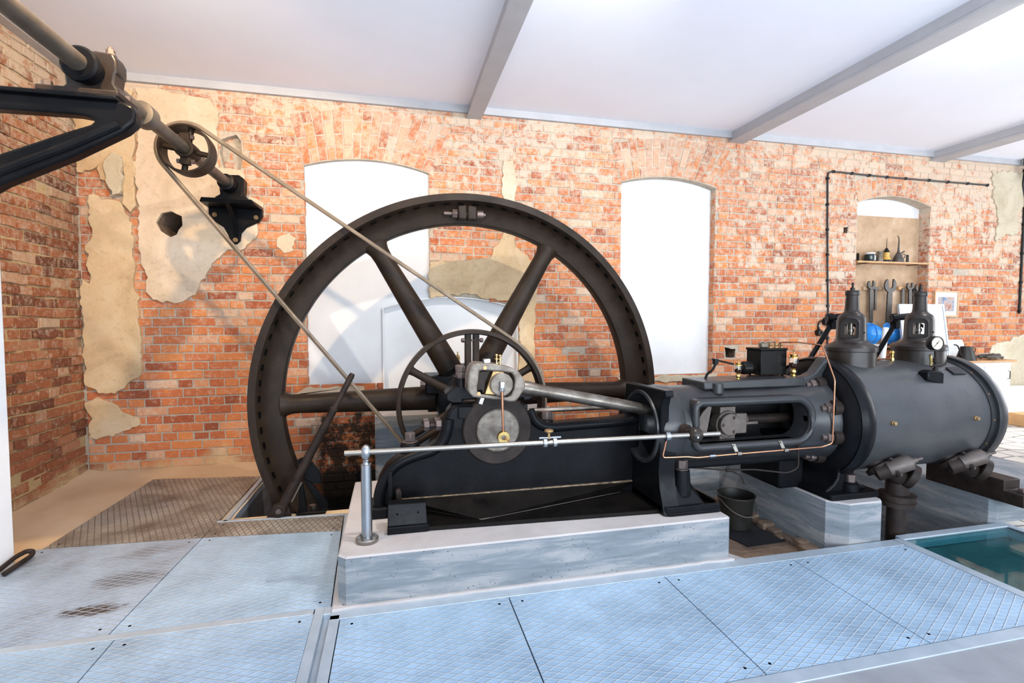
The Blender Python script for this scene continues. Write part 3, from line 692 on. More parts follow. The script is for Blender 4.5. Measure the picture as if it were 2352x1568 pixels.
# ------------------------------------------------------------------ loose steel floor plates and their frame
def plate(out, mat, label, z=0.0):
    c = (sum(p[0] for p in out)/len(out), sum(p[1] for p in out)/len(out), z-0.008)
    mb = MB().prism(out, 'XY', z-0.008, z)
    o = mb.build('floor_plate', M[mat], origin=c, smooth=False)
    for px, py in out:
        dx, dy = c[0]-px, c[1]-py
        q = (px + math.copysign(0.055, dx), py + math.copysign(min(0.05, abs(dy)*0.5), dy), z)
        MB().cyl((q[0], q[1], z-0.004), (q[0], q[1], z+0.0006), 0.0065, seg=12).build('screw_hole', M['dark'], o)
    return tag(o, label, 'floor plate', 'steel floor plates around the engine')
g_ = 0.003
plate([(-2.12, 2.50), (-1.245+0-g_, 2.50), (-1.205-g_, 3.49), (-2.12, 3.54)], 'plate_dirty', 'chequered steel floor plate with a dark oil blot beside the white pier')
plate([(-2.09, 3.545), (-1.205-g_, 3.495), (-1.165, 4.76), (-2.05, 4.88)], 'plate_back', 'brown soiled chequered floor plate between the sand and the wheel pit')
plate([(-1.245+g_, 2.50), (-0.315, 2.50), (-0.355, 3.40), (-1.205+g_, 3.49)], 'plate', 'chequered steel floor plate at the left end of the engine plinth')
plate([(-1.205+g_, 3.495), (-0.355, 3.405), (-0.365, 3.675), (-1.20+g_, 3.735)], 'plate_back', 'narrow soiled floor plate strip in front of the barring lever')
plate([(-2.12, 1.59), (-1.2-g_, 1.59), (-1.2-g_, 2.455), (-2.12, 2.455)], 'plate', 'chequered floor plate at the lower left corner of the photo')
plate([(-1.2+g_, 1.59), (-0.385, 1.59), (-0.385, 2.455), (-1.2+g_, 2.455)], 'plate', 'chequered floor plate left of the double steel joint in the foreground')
xs = [-0.262, 0.545, 1.41, 2.235, 3.055]
labs = ['chequered floor plate right of the double steel joint in the foreground', 'chequered floor plate in front of the middle of the engine plinth',
        'chequered floor plate in front of the bucket pit', 'chequered floor plate touching the glass floor panel']
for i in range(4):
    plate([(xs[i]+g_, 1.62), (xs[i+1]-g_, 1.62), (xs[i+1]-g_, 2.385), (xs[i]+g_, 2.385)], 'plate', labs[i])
fr = MB()
fr.box(-2.13, -0.39, 2.455, 2.499, -0.085, 0.001)
fr.box(-0.384, -0.342, 1.56, 2.50, -0.085, 0.001).box(-0.308, -0.264, 1.56, 2.42, -0.085, 0.001)
fr.box(-0.342, -0.308, 1.56, 2.50, -0.085, -0.03)
fr.box(-0.342, -0.262, 2.44, 2.50, -0.085, 0.0006)
fr.box(-0.308, 3.055, 2.387, 2.462, -0.085, 0.001)
fr.box(-0.264, 3.12, 1.555, 1.617, -0.085, 0.001)
fr.hexa([(-0.31, 2.50, -0.085), (-0.262, 2.50, -0.085), (-0.31, 3.70, -0.085), (-0.36, 3.70, -0.085), (-0.31, 2.50, 0.001), (-0.262, 2.50, 0.001), (-0.31, 3.70, 0.001), (-0.36, 3.70, 0.001)])
fr.hexa([(-1.20, 3.735, -0.085), (-0.36, 3.675, -0.085), (-0.36, 3.70, -0.085), (-1.20, 3.765, -0.085), (-1.20, 3.735, 0.003), (-0.36, 3.675, 0.003), (-0.36, 3.70, 0.003), (-1.20, 3.765, 0.003)])
fr.hexa([(-1.165, 3.74, -0.085), (-1.135, 3.74, -0.085), (-1.125, 4.76, -0.085), (-1.16, 4.76, -0.085), (-1.165, 3.74, 0.003), (-1.135, 3.74, 0.003), (-1.125, 4.76, 0.003), (-1.16, 4.76, 0.003)])
tag(fr.build('floor_frame', M['galv'], bevel=0.002, smooth=False, origin=(0.4, 2.42, 0)), 'galvanised steel angle frame holding the chequered floor plates', 'frame')
gp = thing('glass_floor_panel', 'glass floor panel in a grey steel frame at the right edge', 'floor panel', (3.56, 2.0, -0.02))
MB().box(3.125, 4.0, 1.6, 2.44, -0.03, -0.004).build('pane', M['floorglass'], gp, smooth=False)
MB().box(3.058, 3.122, 1.62, 2.462, -0.085, 0.002).box(3.122, 4.0, 2.442, 2.50, -0.085, 0.004).box(4.0, 4.05, 1.56, 2.50, -0.085, 0.002).box(3.122, 4.0, 1.555, 1.60, -0.085, 0.002).build('panel_frame', M['galv'], gp, bevel=0.002)

struct(MB().prism(ragged([(-0.305, 2.452), (1.90, 2.452), (1.90, 2.48), (-0.26, 2.48), (-0.275, 2.62), (-0.305, 2.60)], 0.06, 0.006, 3), 'XY', -0.02, 0.012).build('trim_8', M['conc_top'], bevel=0.004, smooth=False))
# ------------------------------------------------------------------ concrete plinths
def plinth(name, label, x0, x1, y0, y1, z0, z1, ch=0.04, top='conc_top'):
    out = [(x0+ch, y0), (x1-ch*0.4, y0), (x1, y0+ch*0.4), (x1, y1), (x0, y1), (x0, y0+ch)]
    mb = MB(); n = len(out); c = (sum(p[0] for p in out)/n, sum(p[1] for p in out)/n)
    t_ = 0.008
    def inset(p): return (p[0] + (t_ if p[0] < c[0] else -t_), p[1] + (t_ if p[1] < c[1] else -t_))
    B = [mb.v((*p, z0)) for p in out]; T = [mb.v((*p, z1-t_)) for p in out]; U = [mb.v((*inset(p), z1)) for p in out]
    mb._f(B[::-1])
    for i in range(n): mb._f([B[i], B[(i+1) % n], T[(i+1) % n], T[i]])
    mb.mi = 1
    for i in range(n): mb._f([T[i], T[(i+1) % n], U[(i+1) % n], U[i]])
    mb._f(U)
    o = mb.build(name, [M['conc'], M[top]], origin=((x0+x1)/2, (y0+y1)/2, max(z0, 0)), smooth=False)
    return tag(o, label, 'plinth')
plinth('concrete_plinth', 'long pale concrete plinth carrying the crank end of the engine', -0.28, 1.885, 2.47, 3.62, -1.05, 0.25)
plinth('concrete_plinth', 'concrete plinth under the foot of the big steam cylinder', 2.64, 3.01, 2.475, 4.3, -0.75, 0.25, 0.09)
plinth('concrete_plinth', 'low concrete plinth under the stepped iron bracket by the glass panel', 3.955, 5.2, 2.50, 3.58, -0.75, 0.165, 0.03, 'conc')
plinth('concrete_plinth', 'whitish concrete pier by the wall carrying the rear bearing of the wheel shaft', -0.18, 1.5, 4.62, WY-0.03, -1.05, 0.52, 0.02)
tag(MB().box(1.92, 2.75, 3.62, 3.72, -0.12, 0.13).build('concrete_beam', M['conc'], origin=(2.3, 3.67, -0.12), bevel=0.004), 'low grey concrete beam behind the black bucket', 'beam')
# ================================================================== the steam engine
AY, AZ, CX = 2.84, 0.725, 0.602      # cylinder axis (runs along X) and crankshaft position
eng = thing('steam_engine', 'large black horizontal steam engine standing on two concrete plinths', 'steam engine', (1.2, 2.9, 0.25))
X_ = (1, 0, 0); Y_ = (0, 1, 0); Z_ = (0, 0, 1)
# bed casting: profile seen from the front, extruded in depth
prof = [(-0.115, 0.255), (-0.118, 0.36), (-0.10, 0.455), (-0.055, 0.535), (0.01, 0.585), (0.10, 0.615), (0.19, 0.632), (0.245, 0.665), (0.275, 0.72), (0.29, 0.80),
        (0.305, 0.845), (0.335, 0.885), (0.79, 0.875), (0.80, 0.825), (0.825, 0.775), (0.87, 0.745), (0.93, 0.735), (1.40, 0.748), (1.47, 0.758), (1.56, 0.78), (1.56, 0.255)]
bed = MB().prism(prof, 'XZ', 2.955, 3.09).build('bed', M['iron'], eng, bevel=0.028, seg=4)
# rounded bead that follows the top edge on the camera side
bd = [(-0.095, 2.95, 0.27), (-0.098, 2.95, 0.36), (-0.075, 2.95, 0.445), (-0.03, 2.95, 0.52), (0.035, 2.95, 0.565), (0.12, 2.95, 0.595), (0.205, 2.95, 0.612), (0.265, 2.95, 0.65), (0.295, 2.95, 0.71), (0.31, 2.95, 0.80)]
MB().tube(bd, 0.034, 12, fillet=0.05).build('bed_rim', M['iron'], eng)
MB().tube([(0.81, 2.955, 0.83), (0.84, 2.955, 0.765), (0.885, 2.955, 0.728), (0.95, 2.955, 0.715), (1.40, 2.955, 0.728), (1.53, 2.955, 0.74)], 0.03, 12, fillet=0.04).build('bed_rim', M['iron'], eng)
MB().box(0.02, 1.5, 2.940, 2.958, 0.334, 0.343).build('rusty_seam', M['seam'], eng, bevel=0.003)
# main bearing ring, crank web, boss
MB().lathe([(0.205, 2.925), (0.213, 2.935), (0.213, 2.975), (0.125, 2.975), (0.125, 2.932)], (CX, 0, AZ), Y_, 64, closed=True).build('bearing_ring', M['rust'], eng)
MB().box(0.365, 0.455, 2.93, 2.962, 0.80, 0.873).build('bearing_jaw', M['iron'], eng, bevel=0.005)
MB().box(0.742, 0.79, 2.93, 2.962, 0.80, 0.870).build('bearing_jaw', M['iron'], eng, bevel=0.005)
web = [(0.505, 1.02), (0.475, 0.90), (0.455, 0.78)] + arc(CX, AZ, 0.155, 165, 375, 24) + [(0.745, 0.80), (0.71, 0.90), (0.685, 1.02)] + arc(0.594, 1.02, 0.09, 10, 170, 8)
MB().prism(web, 'XZ', 2.93, 3.0).build('crank_web', M['rust'], eng, bevel=0.006)
MB().lathe([(0, 2.908), (0.122, 2.908), (0.130, 2.914), (0.130, 2.99)], (CX, 0, AZ), Y_, 56).build('shaft_end', M['worn'], eng)
# bearing cap with its wings and nuts
cap = [(0.30, 0.905), (0.298, 0.945), (0.325, 0.968), (0.36, 0.985), (0.405, 1.005), (0.47, 1.045), (0.72, 1.045), (0.77, 1.0), (0.815, 0.975), (0.845, 0.945), (0.848, 0.91), (0.815, 0.888), (0.775, 0.885), (0.775, 0.902), (0.40, 0.905), (0.40, 0.885), (0.335, 0.885)]
capo = MB().prism(cap, 'XZ', 2.985, 3.14).build('bearing_cap', M['iron'], eng, bevel=0.014, seg=3)
for yy in (3.015, 3.09):
    MB().cyl((0.392, yy, 0.98), (0.392, yy, 1.035), 0.036, 0.033).build('bolt_boss', M['iron'], capo)
    MB().nut((0.392, yy, 1.033), Z_, 0.027, 0.034).cyl((0.392, yy, 1.06), (0.392, yy, 1.075), 0.026, seg=6).build('nut', M['nut'], capo, bevel=0.003)
    MB().nut((0.392, yy, 1.072), Z_, 0.029, 0.036).build('nut', M['nut'], capo, bevel=0.003)
# wedge adjusting bolts on the left cheek
for yy, zz in ((2.985, 0.760), (3.07, 0.760)):
    b_ = MB().cyl((0.30, yy, zz), (0.155, yy, zz), 0.014, seg=12).build('wedge_bolt', M['rust'], eng)
    MB().nut((0.235, yy, zz), X_, 0.036, 0.035).build('nut', M['nut'], b_, bevel=0.003)
    MB().nut((0.165, yy, zz), X_, 0.034, 0.032).build('nut', M['nut'], b_, bevel=0.003)
# hold-down bosses
hb = MB().cyl((0.085, 3.03, 0.55), (0.085, 3.03, 0.655), 0.062, 0.056, 28).build('anchor_boss', M['iron'], eng, bevel=0.006)
MB().cyl((0.085, 3.03, 0.655), (0.085, 3.03, 0.662), 0.047, seg=24).nut((0.085, 3.03, 0.662), Z_, 0.034, 0.05).build('nut', M['nut'], hb, bevel=0.004)
hb = MB().cyl((0.935, 3.03, 0.72), (0.935, 3.03, 0.755), 0.052, 0.048, 28).build('anchor_boss', M['iron'], eng, bevel=0.005)
MB().nut((0.935, 3.03, 0.755), Z_, 0.036, 0.05).build('nut', M['nut'], hb, bevel=0.004)
# drip pan in front of the bed
pan = MB()
pan.hexa([(-0.045, 2.695, 0.25), (1.52, 2.615, 0.25), (1.52, 2.96, 0.25), (-0.045, 2.96, 0.25), (-0.045, 2.695, 0.259), (1.52, 2.615, 0.259), (1.52, 2.96, 0.259), (-0.045, 2.96, 0.259)])
pan.hexa([(-0.045, 2.693, 0.25), (1.52, 2.612, 0.25), (1.52, 2.624, 0.25), (-0.045, 2.705, 0.25), (-0.045, 2.693, 0.273), (1.52, 2.612, 0.273), (1.52, 2.624, 0.273), (-0.045, 2.705, 0.273)])
def tri_plate(a, b, c, th=0.004):
    n_ = (Vector(b)-Vector(a)).cross(Vector(c)-Vector(a)).normalized()
    if n_.z < 0: n_ = -n_
    A = [pan.v(p) for p in (a, b, c)]; B = [pan.v(Vector(p)+n_*th) for p in (a, b, c)]
    pan._f(A[::-1]); pan._f(B)
    for i in range(3): pan._f([A[i], A[(i+1) % 3], B[(i+1) % 3], B[i]])
D = (0.03, 2.945, 0.338); E_ = (1.5, 2.945, 0.332); P1 = (0.17, 2.95, 0.262); P2 = (0.468, 2.735, 0.260); P3 = (1.485, 2.98, 0.262)
tri_plate(D, P1, P2); tri_plate(D, P2, E_); tri_plate(E_, P2, P3)
pan.build('drip_pan', M['pan'], eng, smooth=False)
MB().tube([Vector(P1)+Vector((0, 0, .004)), Vector(P2)+Vector((0, 0, .004)), Vector(P3)+Vector((0, 0, .004))], 0.004, 6).build('pan_highlight', M['xhead'], eng)  # lighter tube along the pan's fold, added as its highlight
tr = MB().hexa([(-0.046, 2.688, 0.25), (0.165, 2.680, 0.25), (0.165, 2.82, 0.25), (-0.046, 2.83, 0.25), (-0.045, 2.735, 0.392), (0.158, 2.727, 0.392), (0.158, 2.80, 0.392), (-0.045, 2.81, 0.392)])
tr.box(-0.048, 0.17, 2.674, 2.70, 0.25, 0.29)
trough = tr.build('drain_trough', M['iron'], eng, bevel=0.004, smooth=False)
for q in ((0.005, 2.711, 0.345), (0.115, 2.707, 0.348)): MB().cyl(q, (q[0], q[1]-0.006, q[2]), 0.0045, seg=8).build('screw_hole', M['dark'], trough)
MB().box(-0.045, -0.02, 2.90, 2.94, 0.26, 0.52).build('pan_upright', M['iron'], eng, bevel=0.003)
MB().box(0.0, 0.03, 2.89, 2.93, 0.26, 0.40).cyl((0.012, 2.885, 0.405), (0.012, 2.93, 0.405), 0.015, seg=10).build('pan_upright', M['rust'], eng, bevel=0.003)
MB().box(-0.15, -0.045, 2.90, 3.10, 0.25, 0.315).build('bed_foot', M['iron'], eng, bevel=0.012)
# --- guide end: bulkhead, bored ring and bracket plate
GX = 1.535
bulk = [(3.14, 0.26), (3.14, 0.78)] + arc(AY, AZ, 0.222, 0, -180, 24) + [(2.612, 0.60), (2.625, 0.50), (2.61, 0.40), (2.578, 0.32), (2.556, 0.26)]
MB().prism(bulk, 'YZ', GX-0.03, GX+0.075).build('bulkhead', M['iron'], eng, bevel=0.012, seg=3)
plate_o = [(3.10, AZ), (3.052, 0.975), (2.552, 0.985), (2.552, 0.945), (2.578, 0.940), (2.598, 0.885), (2.602, AZ)] + [(AY+0.208*math.cos(R(a)), AZ+0.208*math.sin(R(a))) for a in range(180, -1, -6)]
MB().prism(plate_o, 'YZ', GX-0.035, GX+0.02).build('guide_plate', M['iron'], eng, bevel=0.008, seg=3)
MB().lathe([(0.205, -0.045), (0.222, -0.045), (0.228, -0.03), (0.248, 0.0), (0.256, 0.06), (0.252, 0.12), (0.238, 0.15), (0.165, 0.15), (0.165, 0.10), (0.19, 0.07), (0.205, 0.06)], (GX, AY, AZ), X_, 72, closed=True).build('guide_ring', M['iron_grey'], eng)
# foot under the ring
ft = MB().prism(rrect(1.505, 1.885, 2.548, 3.16, [0.05, 0.03, 0.03, 0.05]), 'XY', 0.25, 0.272).build('guide_foot', M['iron'], eng, bevel=0.006)
lip_o = rrect(1.505, 1.885, 2.548, 3.16, 0.04); lip_i = rrect(1.525, 1.865, 2.568, 3.14, 0.03)
MB().prism(lip_o, 'XY', 0.27, 0.305, [lip_i]).build('foot_lip', M['iron'], ft, bevel=0.005)
toe = [(1.59, 0.265), (1.83, 0.265), (1.775, 0.36), (1.745, 0.44), (1.725, 0.52), (1.70, 0.60), (1.59, 0.66)]
MB().prism(toe, 'XZ', 2.70, 3.13).build('guide_toe', M['iron'], eng, bevel=0.025, seg=4)
MB().hexa([(1.59, 2.575, 0.262), (1.815, 2.575, 0.262), (1.83, 2.74, 0.262), (1.59, 2.74, 0.262), (1.595, 2.63, 0.40), (1.735, 2.63, 0.385), (1.75, 2.74, 0.44), (1.59, 2.74, 0.46)]).build('guide_toe', M['iron'], eng, bevel=0.015, seg=3)
bo = MB().cyl((1.675, 2.655, 0.335), (1.675, 2.655, 0.492), 0.058, 0.047, 28).build('anchor_boss', M['iron'], eng, bevel=0.006)
MB().cyl((1.675, 2.655, 0.49), (1.675, 2.655, 0.498), 0.042, seg=24).nut((1.675, 2.655, 0.498), Z_, 0.036, 0.052).build('nut', M['nut'], bo, bevel=0.005)
# --- guide trunk: hollow barrel with a framed window
tk = MB().lathe([(0.248, 1.63), (0.245, 1.70), (0.250, 2.40), (0.262, 2.60), (0.285, 2.70), (0.30, 2.79), (0.10, 2.79), (0.195, 2.70), (0.195, 1.63)], (0, AY, AZ), X_, 72, closed=True).build('guide_trunk', M['iron_grey'], eng)
slot = rrect(1.745, 2.535, 0.645, 0.878, [0.03, 0.10, 0.10, 0.03], 6)
c_ = MB().prism(slot, 'XZ', 2.40, 2.80).build('cutter', M['dark'], smooth=False)
boolean(tk, [c_])
fo = rrect(1.715, 2.575, 0.608, 0.915, [0.05, 0.14, 0.14, 0.05], 7)
wf = MB().prism(fo, 'XZ', 2.605, 2.74, [rrect(1.745, 2.535, 0.645, 0.878, [0.03, 0.10, 0.10, 0.03], 7)]).build('window_frame', M['iron_grey'], eng, bevel=0.012, seg=3)
MB().tube([(a, 2.605, b) for a, b in rrect(1.73, 2.555, 0.626, 0.896, [0.04, 0.12, 0.12, 0.04], 7)], 0.024, 14, closed=True).build('frame_bead', M['iron_grey'], wf)
MB().box(1.60, 2.66, 2.74, 2.94, 0.455, 0.56).build('trunk_keel', M['iron'], eng, bevel=0.02, seg=3)
MB().prism([(1.86, 0.955), (1.86, 1.003), (2.60, 1.012), (2.60, 0.955)], 'XZ', 2.715, 2.965).build('top_rail', M['iron_grey'], eng, bevel=0.008)
MB().cyl((1.955, 2.715, 0.93), (1.955, 2.715, 0.995), 0.034, seg=24).build('rail_boss', M['iron_grey'], eng, bevel=0.004)
MB().prism([(2.55, 0.95), (2.55, 1.012), (2.63, 1.018), (2.69, 1.045), (2.735, 1.095), (2.765, 1.13), (2.79, 1.135), (2.79, 0.95)], 'XZ', 2.72, 2.80).build('top_rib', M['iron_grey'], eng, bevel=0.012, seg=3)
# crosshead inside the trunk
xh = MB().lathe([(0, 2.688), (0.066, 2.688), (0.070, 2.692), (0.070, 2.74)], (2.035, 0, 0.735), Y_, 40).build('crosshead', M['xhead'], eng)
MB().lathe([(0.078, 2.70), (0.086, 2.704), (0.086, 2.77), (0.078, 2.77)], (2.028, 0, 0.735), Y_, 40, closed=True).box(2.045, 2.165, 2.708, 2.80, 0.672, 0.800).box(1.975, 2.085, 2.712, 2.80, 0.632, 0.845).build('crosshead_body', M['xhead'], xh, bevel=0.004)
for a in (60, 180, 300): MB().nut((2.035+0.05*math.cos(R(a)), 2.688, 0.735+0.05*math.sin(R(a))), (0, -1, 0), 0.011, 0.010, 0.004).build('cover_screw', M['nut'], xh)
MB().prism([(1.79, 0.68), (1.90, 0.66), (1.935, 0.84), (1.915, 0.855), (1.87, 0.81)], 'XZ', 2.74, 2.765).build('oil_guard', M['xhead'], eng, bevel=0.003)
MB().prism([(1.83, 0.61), (2.20, 0.61), (2.16, 0.632), (1.9, 0.634)], 'XZ', 2.70, 2.96).build('slide_shoe', M['iron'], xh, bevel=0.003)
MB().prism([(1.86, 0.858), (2.16, 0.858), (2.16, 0.88), (1.86, 0.88)], 'XZ', 2.70, 2.96).build('slide_shoe', M['iron'], xh, bevel=0.003)
pr = MB().cyl((2.12, AY, AZ+0.01), (2.80, AY, AZ), 0.032, seg=28).build('piston_rod', M['rust'], eng)
MB().lathe([(0.046, 2.165), (0.052, 2.18), (0.052, 2.235), (0.044, 2.25), (0.0, 2.25)], (0, AY, AZ+0.006), X_, 24).box(2.20, 2.30, 2.772, 2.79, 0.712, 0.728).build('rod_cotter', M['xhead'], pr)
MB().lathe([(0.0, 2.655), (0.062, 2.66), (0.07, 2.675), (0.075, 2.75)], (0, AY, AZ), X_, 32).build('gland', M['iron'], eng)
# --- connecting rod with its strap end
def rodpt(x): return 1.018 - (x-0.594)*0.203
cr = MB().lathe([(0.040, 0.0), (0.044, 0.05), (0.0365, 0.12), (0.0375, 0.5), (0.033, 0.95), (0.034, 1.30)], (0.715, AY, rodpt(0.715)), (1, 0, -0.203), 32).build('connecting_rod', M['rod'], eng)
bo_ = [(0.408, 0.975), (0.398, 1.0), (0.400, 1.06), (0.408, 1.11), (0.424, 1.137), (0.45, 1.148), (0.56, 1.138), (0.60, 1.128), (0.66, 1.112), (0.695, 1.092), (0.722, 1.055), (0.735, 1.030), (0.733, 0.995), (0.715, 0.965), (0.69, 0.93), (0.672, 0.918), (0.64, 0.918), (0.60, 0.928), (0.43, 0.952)]
bi_ = [(0.452, 0.985), (0.466, 1.10), (0.50, 1.103), (0.655, 1.085), (0.668, 1.06), (0.672, 1.035), (0.664, 0.99), (0.648, 0.952), (0.625, 0.947), (0.48, 0.967)]
be = MB().prism(bo_, 'XZ', 2.775, 2.905, [bi_]).build('big_end', M['worn'], eng, bevel=0.010, seg=3)
MB().prism([(0.454, 0.985), (0.466, 1.095), (0.535, 1.10), (0.505, 1.03), (0.497, 0.968)], 'XZ', 2.80, 2.90).build('wedge_block', M['rust'], be, bevel=0.004)
MB().prism([(0.497, 0.966), (0.545, 1.099), (0.61, 1.093), (0.60, 0.955)], 'XZ', 2.785, 2.90).build('bearing_brass', M['bronze'], be, bevel=0.004)
MB().box(0.46, 0.485, 2.79, 2.82, 0.966, 0.99).build('key_slot', M['dark'], be)
MB().lathe([(0.0, 2.762), (0.060, 2.762), (0.067, 2.768), (0.067, 2.93)], (0.592, 0, 1.02), Y_, 48).build('crank_pin', M['worn'], be)
for q in ((0.497, 1.118), (0.46, 0.972)): MB().cyl((q[0], 2.776, q[1]), (q[0], 2.771, q[1]), 0.011, seg=14).build('rivet', M['bronze'], be)
MB().box(0.495, 0.535, 2.80, 2.84, 1.14, 1.166).build('set_screw', M['brushed'], be, bevel=0.004)
for q in (0.575, 0.605):
    MB().lathe([(0.010, 0), (0.010, 0.012), (0.005, 0.014), (0.005, 0.03), (0.013, 0.033), (0.013, 0.038), (0.004, 0.04), (0.004, 0.05), (0.009, 0.055), (0.009, 0.062), (0, 0.066)], (q, 2.83 + (q-0.575)*1.5, 1.128-(q-0.575)*0.25), Z_, 14).build('oil_cup', M['brass'], be)
MB().box(0.470, 0.495, 2.80, 2.83, 0.905, 0.95, Matrix.Rotation(0.35, 3, 'Y')).build('cotter_end', M['brushed'], be, bevel=0.003)
# banjo oiler: small pipe from the pin centre down to a ring on the shaft axis
bj = MB().tube([(0.590, 2.748, 1.005), (0.596, 2.748, 0.755)], 0.0075, 12).build('oiler_pipe', M['copper'], eng)
MB().box(0.578, 0.602, 2.735, 2.765, 1.005, 1.04).nut((0.590, 2.748, 0.985), Z_, 0.017, 0.02).build('pipe_union', M['brushed'], bj, bevel=0.002)
MB().lathe([(0.014, 2.735), (0.034, 2.735), (0.036, 2.738), (0.036, 2.764), (0.014, 2.764)], (0.598, 0, 0.722), Y_, 32, closed=True).build('banjo_ring', M['brass'], bj)
MB().tube([(0.60, 2.742, 0.722), (0.645, 2.70, 0.69)], 0.003, 8).build('drip_wire', M['copper'], bj)
# --- cylinder
MB().lathe([(0.372, 2.84), (0.373, 3.92)], (0, AY, AZ), X_, 96).build('cylinder_jacket', M['jacket'], eng)
fl = MB().lathe([(0.0, 2.735), (0.30, 2.738), (0.335, 2.745), (0.372, 2.772), (0.384, 2.778), (0.3845, 2.786), (0.389, 2.786), (0.3945, 2.772), (0.404, 2.785), (0.410, 2.815), (0.408, 2.85), (0.398, 2.875), (0.373, 2.885)], (0, AY, AZ), X_, 96).build('cylinder_flange', M['iron'], eng)
MB().lathe([(0.374, 3.845), (0.380, 3.845), (0.380, 3.885), (0.400, 3.885), (0.404, 3.90), (0.404, 3.945), (0.38, 3.99), (0.25, 4.03), (0.0, 4.04)], (0, AY, AZ), X_, 96).build('end_cover', M['iron_grey'], eng)
for k in range(4):
    a = R(52-26*k); MB().cyl((3.862, AY-0.379*math.cos(a), AZ+0.379*math.sin(a)), (3.862, AY-0.384*math.cos(a), AZ+0.384*math.sin(a)), 0.006, seg=8).build('strap_screw', M['bronze'], eng)
for a in (64, 23, -17, -62):
    py, pz = AY-0.262*math.cos(R(a)), AZ+0.262*math.sin(R(a))
    lg = MB().lathe([(0.047, 2.685), (0.052, 2.69), (0.054, 2.80)], (0, py, pz), X_, 28).build('flange_lug', M['rust'], eng)
    MB().nut((2.645, py, pz), X_, 0.038, 0.042, phase=a*0.03).cyl((2.615, py, pz), (2.65, py, pz), 0.022, seg=16).build('nut', M['nut'], lg, bevel=0.004)
for q in (3.03, 3.71):
    mb = MB().cyl((q, 2.475, 0.742), (q, 2.445, 0.743), 0.0125, seg=6).cyl((q, 2.47, 0.742), (q, 2.458, 0.742), 0.015, seg=16)
    mb.build('jacket_plug', M['bronze'], eng, bevel=0.002)
cf = MB().prism(rrect(2.655, 3.035, 2.535, 3.15, 0.025), 'XY', 0.25, 0.288).build('cylinder_foot', M['iron'], eng, bevel=0.006)
MB().prism([(2.67, 0.28), (2.69, 0.30), (2.735, 0.33), (2.765, 0.37), (2.775, 0.44), (2.775, 0.62), (2.89, 0.62), (2.888, 0.44), (2.90, 0.37), (2.935, 0.32), (3.0, 0.285)], 'XZ', 2.60, 3.10).build('foot_column', M['iron'], eng, bevel=0.02, seg=3)
MB().cyl((2.86, 2.60, 0.285), (2.86, 2.60, 0.335), 0.052, seg=28).cyl((2.86, 2.60, 0.335), (2.86, 2.60, 0.343), 0.044, seg=24).build('anchor_boss', M['iron'], cf, bevel=0.004)
MB().nut((2.86, 2.60, 0.343), Z_, 0.036, 0.05).build('nut', M['nut'], cf, bevel=0.004)
MB().box(2.50, 2.70, 2.80, 3.2, 0.25, 0.62).build('cylinder_saddle', M['iron'], eng, bevel=0.02)
# --- valve bonnets on top of the cylinder
def bonnet(cx, big):
    dm = MB().lathe([(0.150*big, 1.0), (0.150*big, 1.168), (0.157*big, 1.172), (0.158*big, 1.197), (0.150*big, 1.208), (0.112, 1.228), (0.096, 1.240), (0.091, 1.255), (0.087, 1.385), (0.083, 1.405), (0.073, 1.422), (0.056, 1.434), (0.047, 1.443), (0.044, 1.46), (0.038, 1.565), (0, 1.565)], (cx, AY, 0), Z_, 56).build('valve_bonnet', M['dome'], eng)
    ct = MB().prism(rrect(-0.056, 0.056, 1.258, 1.398, [0.015, 0.015, 0.04, 0.04], 5), 'YZ', -0.25, -0.046).build('cutter', M['dark'], smooth=False)
    ct2 = MB().prism(rrect(-0.032, 0.032, 1.283, 1.362, 0.006), 'YZ', -0.2, 0.3).build('cutter', M['dark'], smooth=False)
    tm = Matrix.Translation((cx, AY, 0)) @ Matrix.Rotation(R(33), 4, 'Z')
    ct.data.transform(tm); ct2.data.transform(tm)
    boolean(dm, [ct, ct2])
    MB().lathe([(0.0, 1.555), (0.042, 1.555), (0.044, 1.56), (0.044, 1.583), (0.040, 1.59), (0.015, 1.592), (0.015, 1.60), (0, 1.60)], (cx, AY, 0), Z_, 40).build('bonnet_cap', M['dome'], dm)
    MB().nut((cx, AY, 1.595), Z_, 0.015, 0.014).cyl((cx, AY, 1.605), (cx, AY, 1.645), 0.007, seg=12).build('cap_stud', M['rust'], dm)
    MB().cyl((cx, AY, 1.27), (cx, AY, 1.38), 0.010, seg=14).cyl((cx, AY, 1.30), (cx, AY, 1.325), 0.016, seg=14).box(cx-0.022, cx+0.022, AY+0.012, AY+0.018, 1.285, 1.36).build('valve_spindle', M['steel'], dm, bevel=0.002)
    MB().cyl((cx+0.01, AY-0.085, 1.30), (cx+0.01, AY-0.093, 1.30), 0.005, seg=10).build('plug_screw', M['dark'], dm)
    # trip lever and its push rod
    q0 = Vector((cx+0.10, 3.10, 1.355)); q1 = q0 + Vector((-0.30, 0, -0.42))
    lv = MB().tube([q0, q1], 0.0175, 14).build('push_rod', M['iron'], eng)
    MB().cyl(q0 + Vector((-0.05, -0.02, 0.045)), q0 + Vector((0.11, -0.09, 0.065)), 0.025, seg=18).cyl(q0 + Vector((-0.06, -0.015, 0.044)), q0 + Vector((-0.02, -0.03, 0.05)), 0.033, seg=18).box(q0.x-0.025, q0.x+0.022, 3.075, 3.125, 1.315, 1.385).build('trip_head', M['iron'], lv, bevel=0.006)
    MB().hexa([q0 + Vector(p) for p in ((0.02, -0.07, 0.03), (0.05, -0.05, 0.03), (0.02, -0.20, -0.03), (-0.01, -0.22, -0.03), (0.02, -0.07, 0.055), (0.05, -0.05, 0.055), (0.02, -0.20, -0.005), (-0.01, -0.22, -0.005))]).build('trip_arm', M['iron'], lv, bevel=0.004)
bonnet(3.095, 1.0); bonnet(3.695, 1.05)
